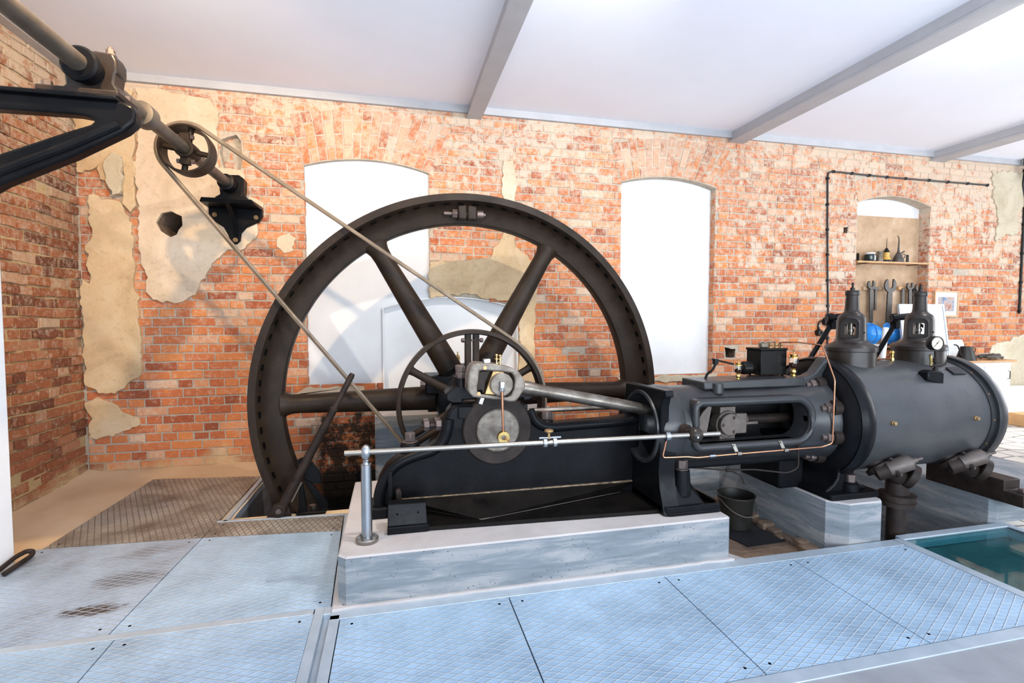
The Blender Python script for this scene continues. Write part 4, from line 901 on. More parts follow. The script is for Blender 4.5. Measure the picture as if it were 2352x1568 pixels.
# --- pressure gauge on its cock
G = (3.50, 2.575)
gb = MB().prism([(G[0]-0.085, 0.985), (G[0]+0.055, 0.955), (G[0]+0.055, 1.04), (G[0]+0.03, 1.05), (G[0]-0.05, 1.055), (G[0]-0.085, 1.045)], 'XZ', G[1]-0.02, G[1]+0.05).build('gauge_bracket', M['iron'], eng, bevel=0.01)
MB().lathe([(0.016, 1.045), (0.016, 1.065), (0.009, 1.07), (0.009, 1.10), (0.017, 1.105), (0.017, 1.13), (0.009, 1.135), (0.011, 1.18)], (*G, 0), Z_, 18).tube([(G[0]-0.04, G[1], 1.085), (G[0]+0.04, G[1], 1.085)], 0.010, 12).build('gauge_cock', M['rust'], gb)
MB().tube([(G[0]-0.04, G[1], 1.085), (G[0]-0.045, G[1]-0.005, 1.115), (G[0]-0.062, G[1]-0.01, 1.155)], 0.008, 10).build('cock_handle', M['brass'], gb)
gd = Vector((-0.72, -0.69, 0.05)).normalized(); gd = Vector((-0.16, -0.98, 0.03)).normalized(); gc = Vector((G[0], G[1], 1.232))
MB().lathe([(0, -0.035), (0.044, -0.035), (0.048, -0.028), (0.048, 0.004), (0.046, 0.010), (0.0415, 0.010), (0.0415, 0.004), (0, 0.004)], gc, gd, 48).build('gauge_case', M['black'], gb)
MB().lathe([(0, 0.0045), (0.0415, 0.0045), (0.0415, 0.006), (0, 0.006)], gc, gd, 48).build('gauge_dial', M['dial'], gb)
gu = gd.cross(Vector((0, 0, 1))).normalized()*-1; gu = Vector((-gd.y, gd.x, 0)).normalized(); gw = Vector((0, 0, 1))
nd = MB()
def gpt(a, r_, h=0.0075): return gc + gd*h + (gu*math.cos(R(a)) + gw*math.sin(R(a)))*r_
nd.tube([gpt(48, 0.022), gpt(228, 0.034)], 0.0014, 6).ball(gpt(0, 0), 0.004, 10)
for k in range(19):
    a = 225-15*k; nd.tube([gpt(a, 0.034, 0.0062), gpt(a, 0.039, 0.0062)], 0.0008 if k % 3 else 0.0014, 4)
nd.build('gauge_needle', M['black'], gb)
# --- box lubricator
lb = MB().box(2.372, 2.575, 2.845, 2.985, 1.018, 1.182).build('lubricator_box', M['box'], eng, bevel=0.004)
MB().box(2.367, 2.580, 2.840, 2.990, 1.182, 1.198).build('lid', M['box'], lb, bevel=0.004)
mb = MB()
for q in ((2.385, 2.86), (2.555, 2.86), (2.385, 2.965), (2.555, 2.965)): mb.box(q[0], q[0]+0.014, q[1], q[1]+0.012, 0.985, 1.02)
mb.box(2.33, 2.585, 2.850, 2.862, 1.004, 1.012).build('lubricator_feet', M['box'], lb, bevel=0.002)
MB().lathe([(0.0, -0.005), (0.014, -0.005), (0.016, 0.02), (0.038, 0.03), (0.045, 0.04), (0.045, 0.09), (0.03, 0.10), (0.018, 0.12), (0.018, 0.15)], (2.232, 2.895, 1.065), X_, 32).build('drive_drum', M['box'], lb)
MB().box(2.40, 2.455, 2.87, 2.90, 1.198, 1.232).build('filler_cap', M['oilcan'], lb, bevel=0.008)
for k in range(5):
    q = 2.468 + k*0.022
    MB().lathe([(0.009, 0), (0.009, 0.010), (0.006, 0.012), (0.009, 0.018), (0.009, 0.028), (0.004, 0.03), (0, 0.034)], (q, 2.875 + 0.012*(k % 2), 1.198), Z_, 12).build('feed_fitting', M['bronze'], lb)
for k in range(3):
    q = 2.43 + k*0.045
    MB().tube([(q, 2.93, 1.205), (q, 2.93, 1.235), (q+0.03, 2.925, 1.238), (q+0.035, 2.92, 1.205)], 0.006, 8, fillet=0.015).build('feed_loop', M['oilcan'], lb)
# --- brass drip oilers with glass bodies
def oiler(x, y, z, s, sr):
    o = MB().lathe([(0.0, 0.0), (0.017, 0), (0.017, 0.012), (0.011, 0.016), (0.015, 0.024), (0.019, 0.036), (0.015, 0.05), (0.009, 0.056), (0.013, 0.064), (0.0, 0.066)], (x, y, z), Z_, 24).build('drip_oiler', M['brass'], eng)
    o.data.transform(Matrix.Translation((x, y, z)) @ Matrix.Diagonal((sr, sr, s, 1)) @ Matrix.Translation((-x, -y, -z)))
    def p_(name, prof_, m_): MB().lathe([(r*sr, h*s) for r, h in prof_], (x, y, z), Z_, 28).build(name, m_, o)
    p_('oil_fill', [(0, 0.067), (0.018, 0.068), (0.026, 0.078), (0.0268, 0.10), (0.0, 0.10)], M['oil'])
    p_('glass_body', [(0.0275, 0.10), (0.0275, 0.142), (0.0262, 0.142), (0.0262, 0.10)], M['glass'])
    p_('stem', [(0, 0.10), (0.003, 0.10), (0.003, 0.142), (0, 0.142)], M['brass'])
    p_('cap', [(0.0, 0.142), (0.031, 0.142), (0.031, 0.146), (0.018, 0.149), (0.021, 0.158), (0.0225, 0.162), (0.0225, 0.168), (0.0, 0.168)], M['brass'])
    p_('knob', [(0.004, 0.168), (0.004, 0.182), (0.010, 0.184), (0.010, 0.187), (0.004, 0.189), (0.006, 0.196), (0.008, 0.200), (0.004, 0.205), (0, 0.205)], M['bronze'])
oiler(2.165, 2.80, 1.0, 0.66, 0.84); oiler(2.590, 2.80, 1.010, 0.88, 1.08)
# hand crank of the lubricator
MB().tube([(1.965, 2.86, 0.995), (1.985, 2.87, 1.035), (2.035, 2.88, 1.06), (2.06, 2.885, 1.10)], 0.008, 10, fillet=0.03).box(2.045, 2.075, 2.875, 2.90, 1.095, 1.13).box(2.03, 2.20, 2.884, 2.892, 1.105, 1.117, Matrix.Rotation(0.22, 3, 'Y')).build('feed_lever', M['iron'], eng, bevel=0.002)
# --- small copper pipes
cp = MB().tube([(2.555, 2.90, 1.205), (2.56, 2.90, 1.232), (2.60, 2.80, 1.24), (2.665, 2.655, 1.226), (2.668, 2.64, 1.20), (2.668, 2.552, 1.015), (2.668, 2.556, 0.615), (2.60, 2.565, 0.594), (1.904, 2.565, 0.587), (1.72, 2.565, 0.583), (1.66, 2.57, 0.591), (1.50, 2.575, 0.594), (1.53, 2.585, 0.69)], 0.0048, 8, fillet=0.02).build('copper_pipe', M['copper'], eng)
for q in (2.0, 2.33):
    MB().box(q-0.012, q+0.014, 2.555, 2.575, 0.583, 0.60).hexa([(q-0.012, 2.574, 0.585), (q+0.012, 2.574, 0.585), (q+0.012, 2.577, 0.585), (q-0.012, 2.577, 0.585), (q-0.04, 2.578, 0.645), (q-0.016, 2.578, 0.645), (q-0.016, 2.582, 0.645), (q-0.04, 2.582, 0.645)]).cyl((q-0.026, 2.58, 0.636), (q-0.026, 2.571, 0.636), 0.006, seg=8).build('pipe_clip', M['steel'], cp)
MB().cyl((1.80, 2.565, 0.585), (1.84, 2.565, 0.586), 0.009, seg=6).build('pipe_union', M['brushed'], cp)
MB().tube([(2.575, 2.565, 0.595), (2.575, 2.60, 0.58)], 0.004, 6).build('pipe_union', M['brushed'], cp)
cp2 = MB().tube([(2.455, 2.61, 0.60), (2.455, 2.60, 0.575), (2.462, 2.60, 0.46), (2.40, 2.62, 0.425), (2.20, 2.68, 0.445), (2.02, 2.72, 0.44), (1.85, 2.78, 0.45), (1.70, 2.82, 0.46)], 0.0055, 8, fillet=0.03).build('drain_pipe', M['rust'], eng)
MB().cyl((2.03, 2.717, 0.44), (2.065, 2.708, 0.44), 0.011, seg=8).cyl((2.456, 2.60, 0.575), (2.456, 2.60, 0.60), 0.012, seg=8).tube([(2.06, 2.71, 0.437), (2.13, 2.70, 0.40), (2.15, 2.70, 0.35)], 0.005, 6, fillet=0.03).build('pipe_fitting', M['rust'], cp2)
# pull rods behind, running to the valve gear
MB().cyl((0.70, 3.22, 0.776), (2.9, 3.22, 0.776), 0.017, seg=16).build('pull_rod', M['rod'], eng)
# --- exhaust valves below the cylinder
def valve(x, low):
    dv = Vector((0.72, -0.46, 0.42)).normalized()
    c = Vector((x, 2.58, 0.435))
    vb = MB().lathe([(0.0, -0.09), (0.125, -0.09), (0.125, -0.055), (0.118, -0.055), (0.118, -0.05), (0.125, -0.05), (0.125, -0.025), (0.06, -0.02), (0.055, 0.02), (0.08, 0.03), (0.08, 0.06), (0.04, 0.065)], c + Vector((-0.03, 0.03, 0.02)), (0.25, -0.62, -0.74), 36).build('exhaust_valve', M['rust'], eng)
    mb = MB()
    mb.lathe([(0.0, -0.10), (0.05, -0.09), (0.054, 0.0), (0.062, 0.005), (0.062, 0.025), (0.04, 0.03)], c + Vector((0.0, -0.06, 0.0)), dv, 28)
    mb.lathe([(0.0, -0.07), (0.05, -0.06), (0.052, 0.05), (0, 0.06)], c + Vector((0.05, -0.05, -0.04)), (0.8, 0.1, -0.5), 24)
    mb.build('valve_body', M['rust'], vb, bevel=0.003)
    o2 = c + Vector((0.0, -0.075, 0.012))
    MB().lathe([(0.0, -0.03), (0.046, -0.03), (0.050, 0.0), (0.050, 0.095), (0.046, 0.105), (0.030, 0.105), (0.030, 0.118), (0.016, 0.12), (0.016, 0.14), (0.009, 0.142), (0.009, 0.17), (0.0, 0.17)], o2, dv, 28).build('valve_spring_case', M['xhead'], vb)
    for k in range(4):
        a = R(20+90*k); u_ = dv.orthogonal().normalized(); v_ = dv.cross(u_)
        q = c + Vector((0.0, -0.06, 0.0)) + (u_*math.cos(a)+v_*math.sin(a))*0.052 + dv*0.022
        MB().nut(q, dv, 0.011, 0.013, 0.007).build('valve_stud', M['nut'], vb)
    fl_ = MB().lathe([(0, 0), (0.075, 0), (0.08, 0.006), (0.08, 0.045), (0.04, 0.05)], c + Vector((0.13, -0.06, -0.045)), (0.55, -0.45, -0.35), 28)
    fl_.build('side_flange', M['rust'], vb, bevel=0.003)
    if low:
        MB().lathe([(0.0, -0.75), (0.055, -0.75), (0.055, 0.17), (0.105, 0.175), (0.105, 0.205), (0.098, 0.207), (0.098, 0.215), (0.105, 0.217), (0.105, 0.247), (0.066, 0.252), (0.064, 0.40)], (x+0.12, 2.57, 0), Z_, 36).build('exhaust_pipe', M['rust'], eng)
valve(3.09, True); valve(3.70, False)
# stepped iron bracket under the far end of the cylinder
br = MB().prism([(2.335, 0.165), (2.335, 0.248), (2.445, 0.248), (2.445, 0.318), (2.75, 0.318), (2.85, 0.45), (2.95, 0.45), (2.95, 0.165)], 'YZ', 3.955, 4.10).build('end_bracket', M['rust'], eng, bevel=0.006)
MB().nut((4.03, 2.385, 0.248), Z_, 0.028, 0.026).nut((4.03, 2.60, 0.318), Z_, 0.028, 0.026).build('bracket_nut', M['nut'], br, bevel=0.003)
rc = MB().lathe([(0.010, 1.09), (0.016, 1.095), (0.016, 1.115), (0.010, 1.12), (0.012, 1.145), (0.018, 1.15), (0.012, 1.165), (0, 1.168)], (3.46, 2.84, 0), Z_, 16).build('relief_cock', M['brass'], eng)
MB().cyl((3.30, 2.84, 1.108), (3.46, 2.84, 1.108), 0.007, seg=10).build('cock_pipe', M['copper'], rc)
# small black card-like pad lying on the jacket
MB().hexa([(3.70, 2.60, 1.015), (3.81, 2.60, 1.015), (3.81, 2.66, 1.055), (3.70, 2.66, 1.055), (3.70, 2.597, 1.023), (3.81, 2.597, 1.023), (3.81, 2.657, 1.063), (3.70, 2.657, 1.063)]).build('name_pad', M['black'], eng, bevel=0.003)
# ================================================================== flywheel, pulley, belt, line shaft
FY = 4.08; FX, FZ = 0.604, 0.723
fw = thing('flywheel', 'huge dark spoked flywheel standing in a pit before the brick wall', 'flywheel', (FX, 4.25, -0.96))
mb = MB()
mb.lathe([(1.687, 0.0), (1.687, 0.36), (1.632, 0.36), (1.60, 0.325), (1.50, 0.27), (1.468, 0.25), (1.464, 0.23), (1.464, 0.15), (1.472, 0.13), (1.515, 0.115), (1.555, 0.10), (1.59, 0.075), (1.610, 0.05), (1.620, 0.02), (1.632, 0.0)], (FX, FY, FZ), Y_, 160, closed=True)
mb.mi = 1
for k in range(84):       # black boxes stand in for the shade of barring pockets inside the rim
    a = 2*PI*(k+0.5)/84; rot = Matrix.Rotation(-a, 3, 'Y')
    c = Vector((FX + 1.612*math.cos(a), FY+0.036, FZ + 1.612*math.sin(a)))
    mb.box(c.x-0.006, c.x+0.006, c.y-0.013, c.y+0.013, c.z-0.023, c.z+0.023, rot, c)
mb.build('rim', [M['wheel'], M['dark']], fw)
def spoke(a, r0, r1, w0, w1, d, yc, flare=0.06):
    mb = MB(); u = Vector((math.cos(R(a)), 0, math.sin(R(a)))); v = Vector((-u.z, 0, u.x)); seg = 20; rings = []
    for r, s in ((r0, w0), (r0+(r1-r0)*0.5, (w0+w1)/2), (r1-flare*2, w1), (r1-flare, w1*1.06), (r1-flare*0.4, w1*1.22), (r1+0.01, w1*1.6)):
        c = Vector((FX, yc, FZ)) + u*r
        rings.append([mb.v(c + v*(s*math.cos(2*PI*k/seg)) + Vector((0, d*(1+ (s/w1-1)*0.3)*math.sin(2*PI*k/seg), 0))) for k in range(seg)])
    for A, B in zip(rings, rings[1:]):
        for k in range(seg): mb._f([A[k], A[(k+1) % seg], B[(k+1) % seg], B[k]])
    mb._f(rings[0]); mb._f(rings[-1]); return mb
for k in range(6): spoke(60*k+0.5, 0.2, 1.47, 0.105, 0.075, 0.075, FY+0.19).build('spoke', M['wheel'], fw)
MB().lathe([(0.0, -0.02), (0.20, -0.02), (0.26, 0.02), (0.28, 0.08), (0.28, 0.30), (0.20, 0.40), (0.0, 0.40)], (FX, FY, FZ), Y_, 48).box(FX-0.36, FX-0.2, FY+0.02, FY+0.35, FZ+0.05, FZ+0.20).box(FX-0.3, FX+0.3, FY+0.0, FY+0.1, FZ+0.10, FZ+0.2).build('hub', M['iron'], fw, bevel=0.012)
for a in (90, 270):
    s = 1 if a == 90 else -1; zc = FZ + s*1.535
    jl = MB().box(FX-0.005, FX+0.075, FY+0.05, FY+0.13, zc-0.05, zc+0.075).box(FX-0.085, FX-0.009, FY+0.05, FY+0.13, zc-0.05, zc+0.075).build('rim_joint', M['wheel'], fw, bevel=0.014)
    MB().cyl((FX-0.20, FY+0.085, zc), (FX+0.15, FY+0.085, zc), 0.017, seg=14).nut((FX-0.13, FY+0.085, zc), X_, 0.040, 0.042).cyl((FX+0.075, FY+0.085, zc), (FX+0.13, FY+0.085, zc), 0.036, seg=18).build('joint_bolt', M['nut'], jl, bevel=0.003)
MB().cyl((FX, 2.98, FZ), (FX, 5.05, FZ), 0.095, seg=32).build('crankshaft', M['rod'], fw)
MB().box(FX-0.34, FX-0.29, FY+0.03, FY+0.10, FZ+0.11, FZ+0.155).nut((FX-0.40, FY+0.065, FZ+0.13), X_, 0.035, 0.04).build('hub_bolt', M['nut'], fw)
bp = thing('belt_pulley', 'open spoked belt pulley on the crankshaft in front of the flywheel', 'pulley', (FX, 3.97, 0.11))
PYc, PR, PZ = 3.965, 0.595, 0.712
MB().lathe([(PR-0.008, -0.07), (PR, -0.065), (PR+0.004, 0.0), (PR, 0.065), (PR-0.008, 0.07), (PR-0.028, 0.07), (PR-0.036, 0.03), (PR-0.038, -0.03), (PR-0.030, -0.07)], (FX, PYc, PZ), Y_, 112, closed=True).build('rim', M['wheel'], bp)
def arm(a, off, w, d):
    mb = MB(); u = Vector((math.cos(R(a)), 0, math.sin(R(a)))); v = Vector((-u.z, 0, u.x)); seg = 14; rings = []
    for r, s in ((0.10, w*1.3), (0.3, w*1.1), (PR-0.08, w), (PR-0.05, w*1.1), (PR-0.018, w*1.7)):
        c = Vector((FX, PYc, PZ)) + u*r + v*off
        rings.append([mb.v(c + v*(s*math.cos(2*PI*k/seg)) + Vector((0, d*math.sin(2*PI*k/seg), 0))) for k in range(seg)])
    for A, B in zip(rings, rings[1:]):
        for k in range(seg): mb._f([A[k], A[(k+1) % seg], B[(k+1) % seg], B[k]])
    mb._f(rings[0]); mb._f(rings[-1]); return mb
for a in (30, 150, 330): arm(a, 0, 0.030, 0.026).build('arm', M['wheel'], bp)
for off in (-0.032, 0.032): arm(210, off, 0.026, 0.026).build('arm', M['wheel'], bp)
for off in (-0.032, 0.032):
    o = MB().box(FX+off-0.024, FX+off+0.024, PYc-0.035, PYc+0.035, PZ+0.10, PZ+PR-0.02).build('arm', M['wheel'], bp, bevel=0.006)
    MB().box(FX+off-0.024, FX+off+0.024, PYc-0.035, PYc+0.035, PZ-PR+0.02, PZ-0.10).build('arm', M['wheel'], bp, bevel=0.006)
for s in (1, -1):
    zz = PZ + s*(PR-0.085)
    MB().cyl((FX-0.09, PYc-0.02, zz), (FX+0.09, PYc-0.02, zz), 0.009, seg=12).nut((FX-0.085, PYc-0.02, zz), X_, 0.020, 0.022).nut((FX+0.063, PYc-0.02, zz), X_, 0.020, 0.022).build('clamp_bolt', M['nut'], bp)
MB().lathe([(0.098, -0.07), (0.15, -0.07), (0.155, -0.06), (0.155, 0.06), (0.15, 0.07), (0.098, 0.07)], (FX, PYc, PZ), Y_, 40, closed=True).build('hub', M['wheel'], bp)
# line shaft under the ceiling
SX, SZ = -1.42, 2.588
ls = thing('line_shaft', 'grey overhead line shaft running from the upper left corner to the wall', 'shaft', (SX, 3.6, SZ))
MB().cyl((SX, -1.0, SZ), (SX, 5.15, SZ), 0.041, seg=32).build('shaft', M['shaft'], ls)
MB().lathe([(0.042, 3.36), (0.068, 3.365), (0.070, 3.37), (0.070, 3.455), (0.066, 3.46), (0.052, 3.462), (0.052, 3.50), (0.042, 3.502)], (SX, 0, SZ), Y_, 36).build('collar', M['shaft'], ls, label='bright-edged collar on the line shaft')
UPR, UPY = 0.168, 4.055
ur = MB().lathe([(UPR-0.010, -0.075), (UPR, -0.072), (UPR+0.003, 0.0), (UPR, 0.072), (UPR-0.010, 0.075), (UPR-0.014, 0.07), (UPR-0.014, -0.07)], (SX, UPY, SZ), Y_, 72, closed=True).build('pulley_rim', M['wheel'], ls)
for a in (80, 170, 260, 350):
    u = Vector((math.cos(R(a)), 0, math.sin(R(a))))
    MB().tube([Vector((SX, UPY, SZ))+u*0.04, Vector((SX, UPY, SZ))+u*(UPR-0.008)], 0.02, 12).build('pulley_arm', M['wheel'], ls)
uh = MB().lathe([(0.042, -0.08), (0.062, -0.08), (0.064, -0.07), (0.064, 0.07), (0.062, 0.08), (0.042, 0.08)], (SX, UPY, SZ), Y_, 32, closed=True).box(SX-0.03, SX+0.03, UPY-0.06, UPY-0.02, SZ+0.05, SZ+0.11).box(SX-0.03, SX+0.03, UPY-0.06, UPY-0.02, SZ-0.11, SZ-0.05).build('pulley_hub', M['wheel'], ls, bevel=0.004)
for zz in (0.085, -0.085):
    for xx in (-0.055, 0.035): MB().nut((SX+xx, UPY-0.04, SZ+zz), X_, 0.016, 0.02).build('hub_nut', M['nut'], uh)
# drive belt round both pulleys: open loop of external tangents
def belt():
    r1, r2 = UPR+0.006, PR+0.007
    c1 = Vector((SX, 0, SZ)); c2 = Vector((FX, 0, PZ)); d = c2-c1; L = d.length; th = math.atan2(d.z, d.x); b = math.acos((r1-r2)/L)
    pts = []
    aU, aL = th+b, th-b
    n = 24
    a0 = aL; a1 = aU - 2*PI if aU > aL else aU
    # small pulley: the far side from the big one
    lo = aU; hi = aL + 2*PI
    for i in range(n+1): a = lo + (hi-lo)*i/n; pts.append((SX + r1*math.cos(a), SZ + r1*math.sin(a)))
    for i in range(1, 12): pass
    n2 = 48; lo2 = aL; hi2 = aU
    for i in range(n2+1): a = lo2 + (hi2-lo2)*i/n2; pts.append((FX + r2*math.cos(a), PZ + r2*math.sin(a)))
    mb = MB(); N = len(pts); rings = []
    for i, (x, z) in enumerate(pts):
        p = Vector((pts[i-1][0], 0, pts[i-1][1])); q = Vector((pts[(i+1) % N][0], 0, pts[(i+1) % N][1])); t_ = (q-p).normalized(); nr = Vector((t_.z, 0, -t_.x))
        c0 = Vector((x, 3.97 + 0.065*min(1, max(0, (FX-x)/(FX-SX))), z)); cc = (c1 if (Vector((x,0,z))-c1).length < (Vector((x,0,z))-c2).length else c2)
        if nr.dot(Vector((x, 0, z)) - cc) < 0: nr = -nr
        prof_ = [(-0.027, 0.0), (0.027, 0.0), (0.030, 0.006), (0.016, 0.026), (0.004, 0.022), (-0.004, 0.022), (-0.016, 0.026), (-0.030, 0.006)]
        rings.append([mb.v(c0 + Vector((0, a, 0)) + nr*b_) for a, b_ in prof_])
    for i in range(N):
        A, B = rings[i], rings[(i+1) % N]
        for k in range(8): mb._f([A[k], A[(k+1) % 8], B[(k+1) % 8], B[k]])
    return mb
tag(belt().build('drive_belt', M['belt'], origin=(-0.4, 3.97, 1.65)), 'worn brown drive belt running down from the overhead shaft to the pulley', 'belt')
# near bracket carrying the shaft
nb = thing('shaft_bracket', 'big black cast iron wall bracket with bearing in the upper left corner', 'bracket', (-2.13, 2.85, 2.1))
ho = [(-2.10, 2.352), (-1.45, 2.358), (-1.40, 2.352), (-1.372, 2.335), (-1.39, 2.315), (-1.47, 2.282), (-1.75, 2.155), (-1.95, 2.03), (-2.10, 1.90)]
MB().prism([(-2.13, 2.435), (-1.25, 2.435), (-1.215, 2.42), (-1.202, 2.38), (-1.21, 2.335), (-1.25, 2.295), (-1.47, 2.160), (-1.75, 2.015), (-2.0, 1.84), (-2.13, 1.70)], 'XZ', 2.80, 2.88, [ho]).build('arm', M['iron'], nb, bevel=0.016, seg=3)
MB().box(-2.13, -1.27, 2.775, 2.99, 2.430, 2.450).build('flange_plate', M['iron'], nb, bevel=0.006)
MB().tube([(-2.13, 2.80, 1.79), (-2.0, 2.80, 1.905), (-1.75, 2.80, 2.072), (-1.47, 2.80, 2.213), (-1.27, 2.80, 2.325)], 0.022, 10).build('arm_rib', M['iron'], nb)
MB().box(-2.137, -2.10, 2.70, 2.98, 1.66, 2.46).build('wall_pad', M['iron'], nb, bevel=0.008)
MB().box(-1.60, -1.265, 2.79, 2.98, 2.449, 2.480).build('sole_plate', M['rust'], nb, bevel=0.008)
MB().prism([(SX-0.13, 2.478), (SX-0.10, 2.52), (SX-0.105, SZ), (SX-0.085, SZ+0.06), (SX-0.05, SZ+0.085), (SX+0.03, SZ+0.10), (SX+0.105, SZ+0.095), (SX+0.12, SZ+0.06), (SX+0.12, SZ+0.004), (SX+0.112, SZ-0.004), (SX+0.105, 2.54), (SX+0.14, 2.478)], 'XZ', 2.865, 2.965).build('bearing_block', M['dome'], nb, bevel=0.016, seg=3)
MB().lathe([(0.045, 2.775), (0.070, 2.775), (0.080, 2.785), (0.082, 2.81), (0.070, 2.825), (0.070, 2.90), (0.045, 2.90)], (SX, 0, SZ), Y_, 36).build('bearing_sleeve', M['iron'], nb)
MB().cyl((SX+0.07, 2.92, SZ+0.09), (SX+0.07, 2.92, SZ+0.11), 0.026, seg=6).nut((SX+0.07, 2.92, SZ+0.11), Z_, 0.020, 0.022).cyl((SX+0.07, 2.92, SZ+0.13), (SX+0.07, 2.92, SZ+0.145), 0.011, seg=10).build('cap_nut', M['nut'], nb)
MB().nut((SX-0.15, 2.83, 2.478), Z_, 0.022, 0.03).build('sole_nut', M['nut'], nb)
MB().nut((SX+0.13, 2.93, 2.478), Z_, 0.020, 0.026).build('sole_nut', M['nut'], nb)
# wall bracket under the far end of the shaft
wb = thing('shaft_bracket', 'small black bearing bracket bolted to the plastered brick wall', 'bracket', (-1.43, WY, 2.3))
MB().prism([(-1.655, 2.425), (-1.20, 2.425), (-1.20, 2.36), (-1.235, 2.30), (-1.34, 2.245), (-1.385, 2.19), (-1.395, 2.12), (-1.43, 2.085), (-1.475, 2.10), (-1.495, 2.17), (-1.53, 2.24), (-1.62, 2.30), (-1.655, 2.36)], 'XZ', 5.165, WY-0.005).build('back_plate', M['iron'], wb, bevel=0.01)
MB().hexa([(-1.64, 4.90, 2.412), (-1.20, 4.90, 2.412), (-1.20, 5.2, 2.412), (-1.66, 5.2, 2.412), (-1.62, 4.88, 2.448), (-1.22, 4.88, 2.448), (-1.20, 5.2, 2.448), (-1.66, 5.2, 2.448)]).build('shelf_plate', M['iron'], wb, bevel=0.008)
MB().prism([(4.92, 2.415), (5.17, 2.415), (5.17, 2.12), (5.12, 2.25), (5.02, 2.36)], 'YZ', -1.445, -1.41).build('rib', M['iron'], wb, bevel=0.005)
MB().prism([(SX-0.12, 2.448), (SX-0.12, 2.475), (SX-0.075, 2.50), (SX-0.085, SZ), (SX-0.05, SZ+0.085), (SX+0.08, SZ+0.09), (SX+0.12, SZ+0.06), (SX+0.11, 2.50), (SX+0.15, 2.475), (SX+0.15, 2.448)], 'XZ', 4.97, 5.10).build('bearing_block', M['iron'], wb, bevel=0.012, seg=3)
MB().lathe([(0.043, 4.88), (0.062, 4.88), (0.075, 4.92), (0.075, 5.12), (0.043, 5.12)], (SX, 0, SZ), Y_, 32).lathe([(0.05, 4.865), (0.068, 4.87), (0.068, 4.89), (0.05, 4.89)], (SX, 0, SZ), Y_, 32).build('bearing_sleeve', M['iron'], wb)
for q in ((-1.60, 2.35), (-1.25, 2.34), (-1.43, 2.125)): MB().nut((q[0], 5.168, q[1]), (0, -1, 0), 0.022, 0.02, 0.015).build('wall_bolt', M['bronze'], wb)
# far bearing of the crankshaft on its pier
rb = thing('pillow_block', 'black rear bearing block of the flywheel shaft near the wall', 'bearing', (FX, 4.85, 0.52))
MB().box(0.30, 0.92, 4.70, 5.0, 0.52, 0.575).build('base', M['iron'], rb, bevel=0.008)
MB().prism([(0.36, 0.575), (0.40, 0.70), (0.44, 0.86), (0.54, 0.92), (0.67, 0.92), (0.77, 0.86), (0.81, 0.70), (0.85, 0.575)], 'XZ', 4.76, 4.98, [arc(FX, FZ, 0.098, 0, 345, 23)]).build('housing', M['iron'], rb, bevel=0.015)
MB().lathe([(0.018, 0), (0.018, 0.03), (0.012, 0.035), (0.024, 0.05), (0.024, 0.10), (0.02, 0.105), (0.02, 0.115), (0.006, 0.12), (0.006, 0.15), (0, 0.15)], (0.60, 4.87, 0.92), Z_, 20).build('oil_cup', M['brass'], rb)
# barring lever and its stand
bl = thing('barring_lever', 'long dark iron barring lever leaning at the left edge of the flywheel pit', 'lever', (-0.79, 3.76, 0.0))
A_, B_ = Vector((-0.795, 3.745, 0.045)), Vector((-0.295, 3.745, 1.0)); d_ = (B_-A_)
bar_ = MB().lathe([(0.0, 0.0), (0.028, 0.0), (0.033, 0.06), (0.031, 0.35), (0.027, 0.78), (0.0285, 0.785), (0.0285, 0.80), (0.020, 0.805), (0.0215, 1.06), (0.016, 1.078), (0, 1.078)], A_, d_, 24).build('bar', M['rust'], bl)
MB().cyl((-0.80, 3.71, 0.05), (-0.80, 3.775, 0.05), 0.045, seg=24).build('pivot_eye', M['rust'], bl, bevel=0.004)
MB().nut((-0.80, 3.712, 0.05), (0, -1, 0), 0.02, 0.012).build('pivot_pin', M['nut'], bl)
MB().prism([(-0.90, -0.02), (-0.85, 0.07), (-0.80, 0.09), (-0.75, 0.05), (-0.73, -0.02)], 'XZ', 3.775, 3.80).build('pivot_plate', M['rust'], bl, bevel=0.005)
MB().hexa([(-0.70, 3.78, -0.022), (-0.50, 3.78, -0.022), (-0.50, 3.95, -0.022), (-0.70, 3.95, -0.022), (-0.70, 3.78, 0.0), (-0.50, 3.78, 0.0), (-0.50, 3.95, 0.0), (-0.70, 3.95, 0.0)]).prism([(-0.69, -0.02), (-0.675, 0.20), (-0.655, 0.20), (-0.625, -0.02)], 'XZ', 3.80, 3.83).prism([(-0.56, -0.01), (-0.66, 0.20), (-0.635, 0.21), (-0.50, 0.02), (-0.50, -0.01)], 'XZ', 3.89, 3.92).build('stand', M['iron'], bl, bevel=0.006)
MB().prism(arc(-0.665, 0.33, 0.045, 20, 200, 10) + [(-0.70, 0.24), (-0.60, 0.18), (-0.54, 0.17), (-0.54, 0.24), (-0.60, 0.34)], 'XZ', 3.88, 3.90).cyl((-0.675, 3.85, 0.325), (-0.675, 3.905, 0.325), 0.026, seg=18).build('pawl', M['iron'], bl, bevel=0.005)
MB().nut((-0.60, 3.86, 0.0), Z_, 0.024, 0.025).build('stand_bolt', M['steel'], bl)
MB().cyl((-0.675, 3.84, 0.325), (-0.675, 3.852, 0.325), 0.013, seg=12).build('pawl_pin', M['nut'], bl)
MB().tube([(-0.725, 3.755, 0.10), (-0.655, 3.755, 0.235)], 0.011, 8).build('guide_strap', M['steel'], bl)
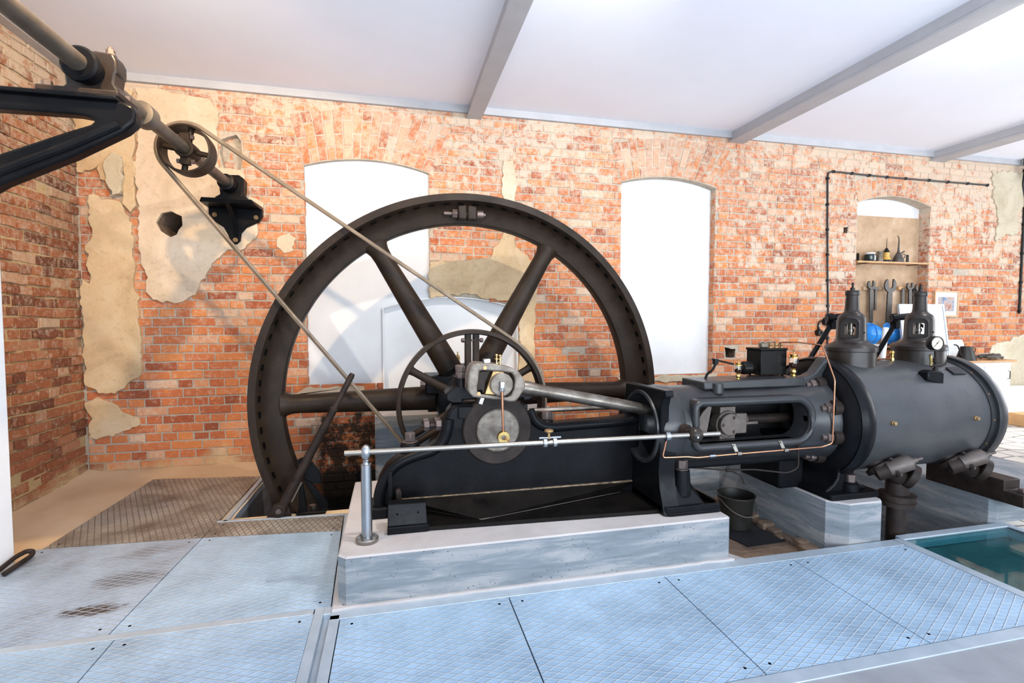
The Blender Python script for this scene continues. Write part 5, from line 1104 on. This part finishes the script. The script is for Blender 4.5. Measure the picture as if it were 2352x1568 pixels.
# guard rail: post, ball, rod, socket
gr = thing('guard_rail', 'polished steel guard rod on a post with a ball top along the engine front', 'guard rail', (-0.148, 2.63, 0.25))
po = MB().lathe([(0.0, 0.272), (0.028, 0.272), (0.0268, 0.30), (0.0268, 0.60), (0.026, 0.635), (0.026, 0.652), (0.017, 0.654), (0.015, 0.664), (0.017, 0.674), (0, 0.69)], (-0.148, 2.63, 0), Z_, 36).build('post', M['brushed'], gr)
MB().lathe([(0.0, 0.25), (0.055, 0.25), (0.057, 0.254), (0.057, 0.268), (0.054, 0.272), (0, 0.272)], (-0.148, 2.63, 0), Z_, 40).build('base_flange', M['steel'], po)
for k in range(6): a = R(60*k+20); MB().nut((-0.148+0.043*math.cos(a), 2.63+0.043*math.sin(a), 0.272), Z_, 0.008, 0.008).build('flange_bolt', M['brushed'], po)
MB().ball((-0.148, 2.63, 0.714), 0.0275, 28, 1.42).build('ball', M['brushed'], gr)
MB().tube([(-0.252, 2.63, 0.7155), (1.82, 2.505, 0.7335)], 0.0135, 20).build('rod', M['steel'], gr)
rv = Vector((1.82+0.252, -0.125, 0.018)); rp = lambda t_: Vector((-0.252, 2.63, 0.7155)) + rv*t_
rd = rv.normalized()
cl = MB()
for t_ in (0.502, 0.528): cl.lathe([(0.0136, -0.009), (0.026, -0.009), (0.026, 0.009), (0.0136, 0.009)], rp(t_), rd, 24, closed=True)
cl.tube([rp(0.487)+Vector((0,0,0.026)), rp(0.545)+Vector((0,0,0.026))], 0.006, 8).build('clamp', M['brushed'], gr)
MB().lathe([(0.007, 0.02), (0.007, 0.05), (0.012, 0.055), (0.024, 0.058), (0.026, 0.064), (0.022, 0.070), (0.0, 0.072)], rp(0.513), Z_, 10).build('clamp_knob', M['bronze'], gr)
MB().lathe([(0.0136, -0.012), (0.026, -0.012), (0.026, 0.012), (0.0136, 0.012)], rp(0.845), rd, 24, closed=True).build('stop_collar', M['brushed'], gr)
sc_ = rp(0.928)
MB().ball(sc_, 0.044, 28).build('socket_ball', M['dome'], gr)
MB().cyl(sc_, sc_ + Vector((-0.03, 0.10, 0.01)), 0.022, seg=20).lathe([(0.0, 0.06), (0.042, 0.06), (0.038, 0.12)], sc_, (-0.03, 0.10, 0.01), 24).build('socket_stem', M['rust'], gr)
MB().cyl(sc_ + Vector((-0.012, -0.043, -0.004)), sc_ + Vector((-0.013, -0.047, -0.004)), 0.006, seg=10).build('grub_screw', M['brushed'], gr)
# bucket and rubber mat
mt = MB().prism([(2.235, 2.95), (2.27, 2.80), (2.63, 2.815), (2.64, 3.30), (2.28, 3.34)], 'XY', -0.119, -0.112).build('rubber_mat', M['rubber'], origin=(2.45, 3.05, -0.12), smooth=False)
tag(mt, 'black rubber mat lying under the old bucket', 'mat')
bk = thing('bucket', 'old dark metal bucket with a wire handle between the two plinths', 'bucket', (2.40, 3.10, -0.112))
bc = Vector((2.40, 3.10, 0))
MB().lathe([(0.0, -0.110), (0.098, -0.110), (0.103, -0.105), (0.106, -0.07), (0.126, 0.118), (0.129, 0.124), (0.124, 0.126), (0.103, -0.06), (0.098, -0.095), (0.0, -0.095)], bc, Z_, 56, closed=False).build('body', M['bucket'], bk)
hd = [bc + Vector((0.132*math.cos(R(a)), 0.132*math.sin(R(a))-0.012*abs(math.sin(R(a))), 0.108 - 0.10*abs(math.sin(R(a))))) for a in range(175, 366, 10)]
MB().tube(hd, 0.0045, 8).build('handle', M['shaft'], bk)
MB().lathe([(0.128, 0.114), (0.133, 0.118), (0.133, 0.126), (0.128, 0.128)], bc, Z_, 48, closed=True).build('rim', M['bucket'], bk)
# shackle at the foot of the white pier
tag(MB().tube([(-2.115, 3.20, 0.02), (-2.10, 3.34, 0.05), (-2.085, 3.40, 0.052), (-2.06, 3.41, 0.045), (-2.05, 3.38, 0.03), (-2.07, 3.20, 0.015)], 0.013, 10, fillet=0.03).build('iron_hook', M['rust'], origin=(-2.1, 3.3, 0)), 'rusty iron hook lying at the foot of the white pier', 'hook')
# ================================================================== things on and by the wall
NB = WY + 0.15       # back of the tool niche
tag(MB().box(5.745, 6.91, NB-0.018, NB-0.002, 0.96, 2.735).build('tool_board', M['board'], origin=(6.33, NB, 0.96), smooth=False), 'brown stained fibreboard lining the back of the tool niche', 'board')
sh = thing('wall_shelf', 'thin wooden shelf across the tool niche with cans on it', 'shelf', (6.33, 5.28, 2.11))
MB().box(5.74, 6.915, 5.20, NB-0.018, 2.105, 2.128).build('board', M['wood'], sh, bevel=0.003)
for x in (5.90, 6.72):
    MB().box(x-0.014, x+0.014, 5.345, 5.357, 2.128, 2.245).box(x-0.014, x+0.014, 5.21, 5.357, 2.098, 2.105).build('bracket', M['black'], sh)
def can_lathe(x, y, z, prof, name, mat, parent=None, seg=28): return MB().lathe([(r, h) for r, h in prof], (x, y, z), Z_, seg).build(name, mat, parent)
jr = thing('oil_jar', 'dark glass jar with pale lid on the niche shelf', 'jar', (6.0, 5.27, 2.128))
can_lathe(6.0, 5.27, 2.128, [(0, 0), (0.06, 0), (0.063, 0.006), (0.063, 0.085), (0.055, 0.095), (0, 0.095)], 'body', M['jar'], jr)
can_lathe(6.0, 5.27, 2.128, [(0, 0.094), (0.056, 0.094), (0.056, 0.114), (0, 0.114)], 'lid', M['paper'], jr)
MB().prism([(6.0+0.064*math.cos(R(a)), 5.27+0.064*math.sin(R(a))) for a in range(-80, -19, 10)] + [(6.0+0.06*math.cos(R(a)), 5.27+0.06*math.sin(R(a))) for a in range(-20, -81, -10)], 'XY', 2.14, 2.20).build('paper_label', M['paper'], jr, smooth=False)
oc = thing('oil_can', 'squat tarnished oil can on the shelf next to the dark jar', 'oil can', (6.155, 5.27, 2.128))
can_lathe(6.155, 5.27, 2.128, [(0, 0), (0.04, 0), (0.044, 0.01), (0.034, 0.10), (0.025, 0.115), (0.03, 0.125), (0.03, 0.135), (0, 0.14)], 'body', M['oilcan'], oc)
MB().tube([(6.18, 5.265, 2.235), (6.205, 5.26, 2.265), (6.20, 5.26, 2.27)], 0.008, 8).build('spout', M['oilcan'], oc)
oc = thing('oil_can', 'amber plastic pump oiler with thin straight spout on the shelf', 'oil can', (6.265, 5.27, 2.128))
can_lathe(6.265, 5.27, 2.128, [(0, 0), (0.055, 0), (0.055, 0.022), (0.05, 0.028), (0, 0.03)], 'base', M['black'], oc)
can_lathe(6.265, 5.27, 2.128, [(0, 0.028), (0.05, 0.028), (0.045, 0.055), (0.033, 0.07), (0.033, 0.125), (0, 0.13)], 'body', M['amber'], oc)
can_lathe(6.265, 5.27, 2.128, [(0, 0.128), (0.04, 0.128), (0.03, 0.145), (0.02, 0.165), (0.012, 0.18), (0.004, 0.185), (0.003, 0.31), (0, 0.31)], 'spout', M['black'], oc)
oc = thing('oil_can', 'dark oil can with a tall curved spout and ring handle', 'oil can', (6.46, 5.27, 2.128))
can_lathe(6.46, 5.27, 2.128, [(0, 0), (0.065, 0), (0.066, 0.008), (0.05, 0.07), (0.024, 0.12), (0.016, 0.14), (0.0, 0.14)], 'body', M['tool'], oc)
MB().tube([(6.46, 5.27, 2.26), (6.462, 5.27, 2.33), (6.464, 5.27, 2.42), (6.455, 5.27, 2.46), (6.44, 5.27, 2.475)], 0.008, 10, radii=[0.015, 0.010, 0.007, 0.006, 0.005]).build('spout', M['tool'], oc)
MB().tube([(6.495, 5.265, 2.215), (6.55, 5.265, 2.245), (6.575, 5.265, 2.225), (6.555, 5.265, 2.19), (6.51, 5.265, 2.165)], 0.005, 8, fillet=0.02).build('handle', M['tool'], oc)
MB().cyl((6.485, 5.265, 2.24), (6.55, 5.265, 2.275), 0.010, seg=12).build('filler_tube', M['tool'], oc)
# open-ended spanners on two rails
def rail(x0, x1, z, mat, lab):
    tag(MB().box(x0, x1, NB-0.06, NB-0.018, z-0.025, z+0.02).build('tool_rail', M[mat], origin=((x0+x1)/2, NB-0.03, z), bevel=0.004), lab, 'rail')
rail(5.98, 6.30, 1.79, 'board', 'wooden peg rail holding the left spanners in the niche')
rail(6.55, 6.90, 1.80, 'wood', 'wooden peg rail holding the right spanners in the niche')
def spanner(x, z_top, L, w, jaw, lab, tilt=0.0, gap=15, y=None):
    """open jaw up; shank hangs down"""
    y = NB-0.10 if y is None else y
    R_ = jaw; c = (0, 0)
    outer = arc(0, 0, R_, 90-gap-12, -70, 14) + [(w*0.52, -R_*1.25)] + [(w*0.46, -L+w*0.5)] + arc(0, -L+w*0.45, w*0.46, 0, -180, 8) + [(-w*0.52, -R_*1.25)] + arc(0, 0, R_, 250, 90+gap+22, 14)
    inner = [(-R_*0.40, R_*0.70), (-R_*0.40, R_*0.05)] + arc(0, R_*0.0, R_*0.40, 180, 360, 8) + [(R_*0.40, R_*0.62)]
    pts = outer + inner
    rt = Matrix.Rotation(tilt, 2)
    P = [(x + (rt @ Vector(p)).x, z_top - R_ + (rt @ Vector(p)).y) for p in pts]
    o = MB().prism(P, 'XZ', y, y+0.022).build('spanner', M['tool'], bevel=0.004, origin=(x, y, z_top-L))
    return tag(o, lab, 'spanner', 'spanners hanging in the tool niche')
spanner(6.06, 1.895, 0.50, 0.055, 0.062, 'open-ended spanner hanging at the left end of the tool niche', 0.03)
spanner(6.335, 1.925, 0.855, 0.078, 0.098, 'largest open-ended spanner, long and thick, hanging in the tool niche', -0.03, y=NB-0.13)
spanner(6.70, 1.885, 0.42, 0.052, 0.058, 'hook-jawed spanner hanging left of the twin rails above the white board', 0.04, 28)
spanner(6.845, 1.865, 0.44, 0.050, 0.056, 'open-ended spanner hanging right above the rear valve bonnet', 0.0)
tag(MB().box(6.135, 6.165, NB-0.085, NB-0.065, 1.50, 1.80).box(6.10, 6.19, NB-0.09, NB-0.065, 1.77, 1.805).build('flat_bar', M['tool'], origin=(6.15, NB-0.07, 1.5), bevel=0.004), 'narrow flat T-headed steel bar between the two left spanners', 'tool')
for i, (x, lab) in enumerate(((6.62, 'flat steel strip hanging leftmost under the right peg rail'), (6.765, 'dark round bar hanging between the two right spanners'))):
    tag((MB().box(x-0.02, x+0.02, NB-0.07, NB-0.061, 1.38, 1.80) if i == 0 else MB().cyl((x, NB-0.08, 1.38), (x, NB-0.08, 1.80), 0.018, seg=16)).build('hanging_bar', M['tool'] if i == 0 else M['iron'], origin=(x, NB-0.07, 1.38)), lab, 'tool')
# helmets
def helmet(x, y, z, lab, rz):
    h = thing('safety_helmet', lab, 'helmet', (x, y, z), 'blue helmets in the tool niche')
    ax = Vector((math.sin(rz), -math.cos(rz), 0.15)).normalized()
    MB().lathe([(0.118, -0.01), (0.120, 0.0), (0.116, 0.045), (0.098, 0.09), (0.065, 0.12), (0.03, 0.132), (0.0, 0.134)], (x, y, z), ax, 40).build('shell', M['helmet'], h)
    MB().lathe([(0.115, -0.012), (0.138, -0.016), (0.140, -0.010), (0.118, 0.002)], (x, y, z), ax, 40, closed=True).build('brim', M['helmet'], h)
    s_ = ax.cross(Vector((1, 0, 0))).normalized()
    MB().tube([Vector((x, y, z)) + ax*(0.140*math.cos(R(a))) + s_*(0.124*math.sin(R(a))) for a in range(-75, 76, 10)], 0.010, 8).build('ridge', M['helmet'], h)
helmet(5.93, 5.165, 1.20, 'blue safety helmet partly hidden behind the front valve bonnet', -0.3)
helmet(6.235, 5.165, 1.205, 'blue safety helmet in the middle between the two valve bonnets', 0.25)
tag(MB().box(5.80, 6.9, 5.15, NB-0.02, 1.015, 1.04).build('niche_shelf', M['wood'], origin=(6.35, 5.25, 1.05), bevel=0.003), 'lower wooden sill board of the tool niche under the helmets', 'shelf')
# white display board leaning behind the rear bonnet
db = thing('display_board', 'white framed display board standing behind the rear valve bonnet', 'display board', (6.45, 5.05, 0.95))
MB().hexa([(6.16, 4.98, 0.86), (6.86, 4.98, 0.86), (6.86, 5.0, 0.86), (6.16, 5.0, 0.86), (6.11, 5.05, 1.56), (6.80, 5.05, 1.56), (6.80, 5.07, 1.56), (6.11, 5.07, 1.56)]).build('panel', M['paper'], db, bevel=0.003)
MB().hexa([(6.145, 4.972, 0.86), (6.175, 4.972, 0.86), (6.175, 5.0, 0.86), (6.145, 5.0, 0.86), (6.095, 5.042, 1.57), (6.125, 5.042, 1.57), (6.125, 5.07, 1.57), (6.095, 5.07, 1.57)]).hexa([(6.85, 4.972, 0.86), (6.875, 4.972, 0.86), (6.875, 5.0, 0.86), (6.85, 5.0, 0.86), (6.795, 5.042, 1.57), (6.82, 5.042, 1.57), (6.82, 5.07, 1.57), (6.795, 5.07, 1.57)]).box(6.10, 6.815, 5.04, 5.065, 1.553, 1.573).build('board_frame', M['galv'], db)
# framed picture
pf = thing('framed_picture', 'small framed picture with white mount on the brick wall', 'picture', (7.22, 5.21, 1.42))
MB().prism([(7.01, 1.415), (7.425, 1.412), (7.43, 1.762), (7.01, 1.765)], 'XZ', 5.195, WY-0.003, [[(7.03, 1.437), (7.405, 1.434), (7.41, 1.742), (7.03, 1.745)]]).build('frame', M['pine'], pf, bevel=0.003)
MB().box(7.025, 7.415, 5.206, 5.212, 1.43, 1.75).build('mount', M['paper'], pf)
t = NT('faded_photo_print'); p = t.pos()
cc = t.ramp(t.noise(p, 9, 4, 0.6, 0.4).outputs['Fac'], [(0.30, (0.04, 0.07, 0.15)), (0.45, (0.20, 0.25, 0.33)), (0.53, (0.40, 0.28, 0.22)), (0.62, (0.30, 0.10, 0.06)), (0.75, (0.05, 0.045, 0.045))])
M['print'] = t.set(col=cc, rough=0.4)
MB().box(7.08, 7.355, 5.203, 5.206, 1.49, 1.68).build('print', M['print'], pf)
# cabinet and what stands on it
cb = thing('cabinet', 'white cupboard with wooden top standing at the brick wall behind the cylinder', 'cabinet', (7.3, 4.98, 0.0))
MB().box(6.12, 7.75, 4.78, 5.19, 0.0, 0.835).build('body', M['white'], cb, bevel=0.004)
MB().box(6.09, 7.79, 4.74, 5.20, 0.835, 0.86).build('worktop', M['wood'], cb, bevel=0.003)
for x in (6.31, 6.80, 7.29):
    d0 = MB().box(x, x+0.43, 4.764, 4.782, 0.06, 0.79).build('door', M['white'], cb, bevel=0.004)
    MB().tube([(x+0.39, 4.764, 0.62), (x+0.39, 4.742, 0.62), (x+0.39, 4.742, 0.72), (x+0.39, 4.764, 0.72)], 0.005, 8).build('handle', M['black'], d0)
wc = thing('watering_oil_can', 'grey conical can with a long thin spout on the cupboard', 'oil can', (7.13, 4.88, 0.86))
can_lathe(7.13, 4.88, 0.86, [(0, 0), (0.105, 0), (0.105, 0.01), (0.062, 0.165), (0.058, 0.175), (0.02, 0.18), (0, 0.18)], 'body', M['bucket'], wc)
MB().tube([(7.05, 4.86, 0.90), (6.98, 4.84, 0.94), (6.92, 4.82, 1.02), (6.86, 4.80, 1.06), (6.80, 4.79, 1.065)], 0.008, 10, fillet=0.03, radii=None).build('spout', M['bucket'], wc)
MB().tube([(7.19, 4.87, 1.02), (7.25, 4.86, 1.02), (7.255, 4.86, 0.97), (7.22, 4.87, 0.93)], 0.005, 8, fillet=0.02).tube([(7.10, 4.88, 1.04), (7.10, 4.88, 1.065), (7.14, 4.88, 1.065)], 0.004, 6).build('handle', M['bucket'], wc)
tag(MB().cyl((6.94, 5.02, 0.86), (6.94, 5.02, 1.17), 0.052, seg=28).build('brown_tube', M['pipe_brown'], origin=(6.94, 5.02, 0.86), bevel=0.003), 'short brown upright tube on the cupboard behind the can spout', 'tube')
ip = thing('info_sign', 'white tilted paper sign with grey lines standing on the cupboard', 'sign', (7.22, 5.08, 0.86))
MB().hexa([(7.04, 5.02, 0.87), (7.40, 5.02, 0.87), (7.40, 5.026, 0.87), (7.04, 5.026, 0.87), (7.04, 5.12, 1.11), (7.40, 5.12, 1.11), (7.40, 5.126, 1.11), (7.04, 5.126, 1.11)]).build('sheet', M['paper'], ip)
mb = MB()
for k in range(4):
    z = 1.085-0.028*k; y = 5.02 + (z-0.87)/0.24*0.10 - 0.002
    for j in range(5):
        x = 7.09 + j*0.052
        if j < 5 - (k % 2): mb.box(x, x+0.040+0.006*((j+k) % 2), y-0.0015, y, z-0.005, z+0.003)
mb.build('grey_lettering', M['galv'], ip)
rg = MB()
random.seed(3)
for k in range(9):
    pts_ = [(7.40+0.3*random.random(), 4.80+0.17*random.random(), 0.880+0.04*random.random()) for q in range(4)]
    pts_ = sorted(pts_); rg.tube(pts_, 0.018, 8, fillet=0.06)
tag(rg.build('rag_heap', M['cloth'], origin=(7.5, 4.95, 0.86)), 'crumpled heap of dark rags at the right end of the cupboard', 'rags')
bp_ = thing('spray_bottle', 'spray bottle with red collar and white head between the valve bonnets', 'bottle', (6.40, 4.90, 0.0))
bp_.location = (4.20, 3.55, 0.98)
# things seen between the bonnets, on a small stool behind the cylinder
st = thing('side_table', 'small dark side table mostly hidden behind the steam cylinder', 'table', (4.55, 3.85, 0.0))
MB().box(4.25, 4.95, 3.65, 4.05, 0.93, 0.96).build('top', M['black'], st, bevel=0.004)
for x in (4.29, 4.91):
    for y in (3.69, 4.01): MB().box(x-0.02, x+0.02, y-0.02, y+0.02, 0.0, 0.93).build('leg', M['black'], st)
bp_.location = (4.56, 3.88, 0.96)
can_lathe(4.56, 3.88, 0.96, [(0, 0), (0.035, 0), (0.038, 0.02), (0.038, 0.10), (0.02, 0.13), (0, 0.13)], 'body', M['glass'], bp_)
can_lathe(4.56, 3.88, 0.96, [(0, 0.125), (0.026, 0.125), (0.03, 0.13), (0.03, 0.165), (0.02, 0.17), (0, 0.17)], 'collar', M['red'], bp_)
MB().box(4.49, 4.595, 3.865, 3.895, 1.118, 1.145).build('spray_head', M['paper'], bp_, bevel=0.008)
tag(MB().cyl((4.51, 3.80, 0.96), (4.54, 3.80, 1.31), 0.024, seg=24).build('white_tube', M['paper'], origin=(4.51, 3.8, 0.96), bevel=0.003), 'upright white plastic tube in front of the middle blue helmet', 'tube')
# surface-mounted cables with clips
def cable(name, pts, r, mat, lab, clips, fil=0.05):
    t_ = thing(name, lab, 'cable', pts[0])
    MB().tube(pts, r, 10, fillet=fil).build('cable', M[mat], t_)
    for q in clips:
        MB().box(q[0]-0.016, q[0]+0.016, WY-0.034, WY, q[1]-0.016, q[1]+0.016).build('clip', M['black'], t_, bevel=0.003)
    return t_
cy = WY-0.02
cb1 = cable('wall_cable', [(5.318, cy, 1.02), (5.312, cy, 1.5), (5.285, cy, 2.0), (5.262, cy, 2.6), (5.245, cy, 3.15), (5.255, cy, 3.20), (5.33, cy, 3.214), (6.15, cy, 3.20), (7.87, cy, 3.20)], 0.0105, 'iron_grey', 'dark conduit cable rising left of the tool niche and running along its top',
      [(5.33, 3.214), (5.61, 3.21), (5.88, 3.204), (6.16, 3.20), (6.46, 3.20), (6.85, 3.202), (7.17, 3.20), (7.51, 3.20), (7.86, 3.20), (5.247, 3.126), (5.256, 2.81), (5.266, 2.50), (5.279, 2.19), (5.29, 1.87), (5.304, 1.55), (5.318, 1.146)])
cable('wall_cable', [(8.53, cy, 3.46), (8.50, cy, 3.25), (8.56, cy, 3.05), (8.56, cy, 1.46)], 0.014, 'black', 'black cable coming down the wall at the right edge of the photo', [(8.56, 2.7), (8.56, 2.3), (8.56, 1.9), (8.56, 1.5)])
jb = thing('junction_box', 'round black junction box on the conduit left of the front bonnet', 'junction box', (5.30, WY, 1.36))
MB().lathe([(0, 0), (0.05, 0.0), (0.05, 0.05), (0.045, 0.055), (0, 0.055)], (5.285, WY-0.0, 1.355), (0, -1, 0), 28).build('box', M['black'], jb)
MB().tube([(5.24, cy, 1.37), (5.19, cy, 1.36), (5.165, cy, 1.31), (5.17, cy, 1.25)], 0.009, 8, fillet=0.03).build('lead', M['black'], jb)
sk = thing('wall_socket', 'small black wall socket hanging below the junction box', 'socket', (5.175, WY, 1.2))
MB().lathe([(0, 0), (0.042, 0), (0.042, 0.045), (0.036, 0.06), (0.015, 0.06), (0.015, 0.05), (0, 0.05)], (5.175, WY, 1.215), (0, -1, 0), 28).build('body', M['black'], sk)
MB().cyl((5.17, WY-0.03, 1.25), (5.17, WY-0.03, 1.285), 0.016, 0.011, seg=14).build('gland', M['black'], sk)
tl = thing('ceiling_clamp_lamp', 'black clamp lamp hanging where the ceiling meets the wall far right', 'lamp', (8.5, 5.1, 3.5))
MB().cyl((8.42, 5.1, 3.50), (8.50, 5.08, 3.30), 0.035, 0.05, 20).build('shade', M['black'], tl)
MB().box(8.38, 8.46, 5.06, 5.14, 3.48, 3.575).build('clamp', M['black'], tl, bevel=0.005)
# far right: sunlit floor with board, rope and cardboard
sunb = tag(MB().hexa([(8.05, 4.93, 0.0), (9.6, 4.7, 0.0), (9.6, 4.74, 0.0), (8.05, 4.97, 0.0), (8.1, 5.15, 0.45), (9.6, 5.10, 0.45), (9.6, 5.14, 0.45), (8.1, 5.19, 0.45)]).build('leaning_board', M['paper'], origin=(8.8, 5.0, 0), bevel=0.004), 'white board leaning low against the wall at the right edge', 'board')
tag(MB().box(7.85, 8.2, 4.62, 4.86, 0.0, 0.16).build('cardboard_box', M['cardboard'], origin=(7.95, 4.74, 0), bevel=0.01), 'low brown cardboard box behind the far end of the cylinder', 'box')
tag(MB().tube([(6.35, 3.20, 0.022), (6.62, 3.12, 0.022)], 0.016, 8).tube([(6.35, 3.20, 0.022), (6.33, 3.10, 0.022)], 0.016, 8).build('lifting_handle', M['steel'], origin=(6.5, 3.15, 0.006)), 'small bright lifting handle lying on the dark floor grating', 'handle')
db.location.y -= 0.10
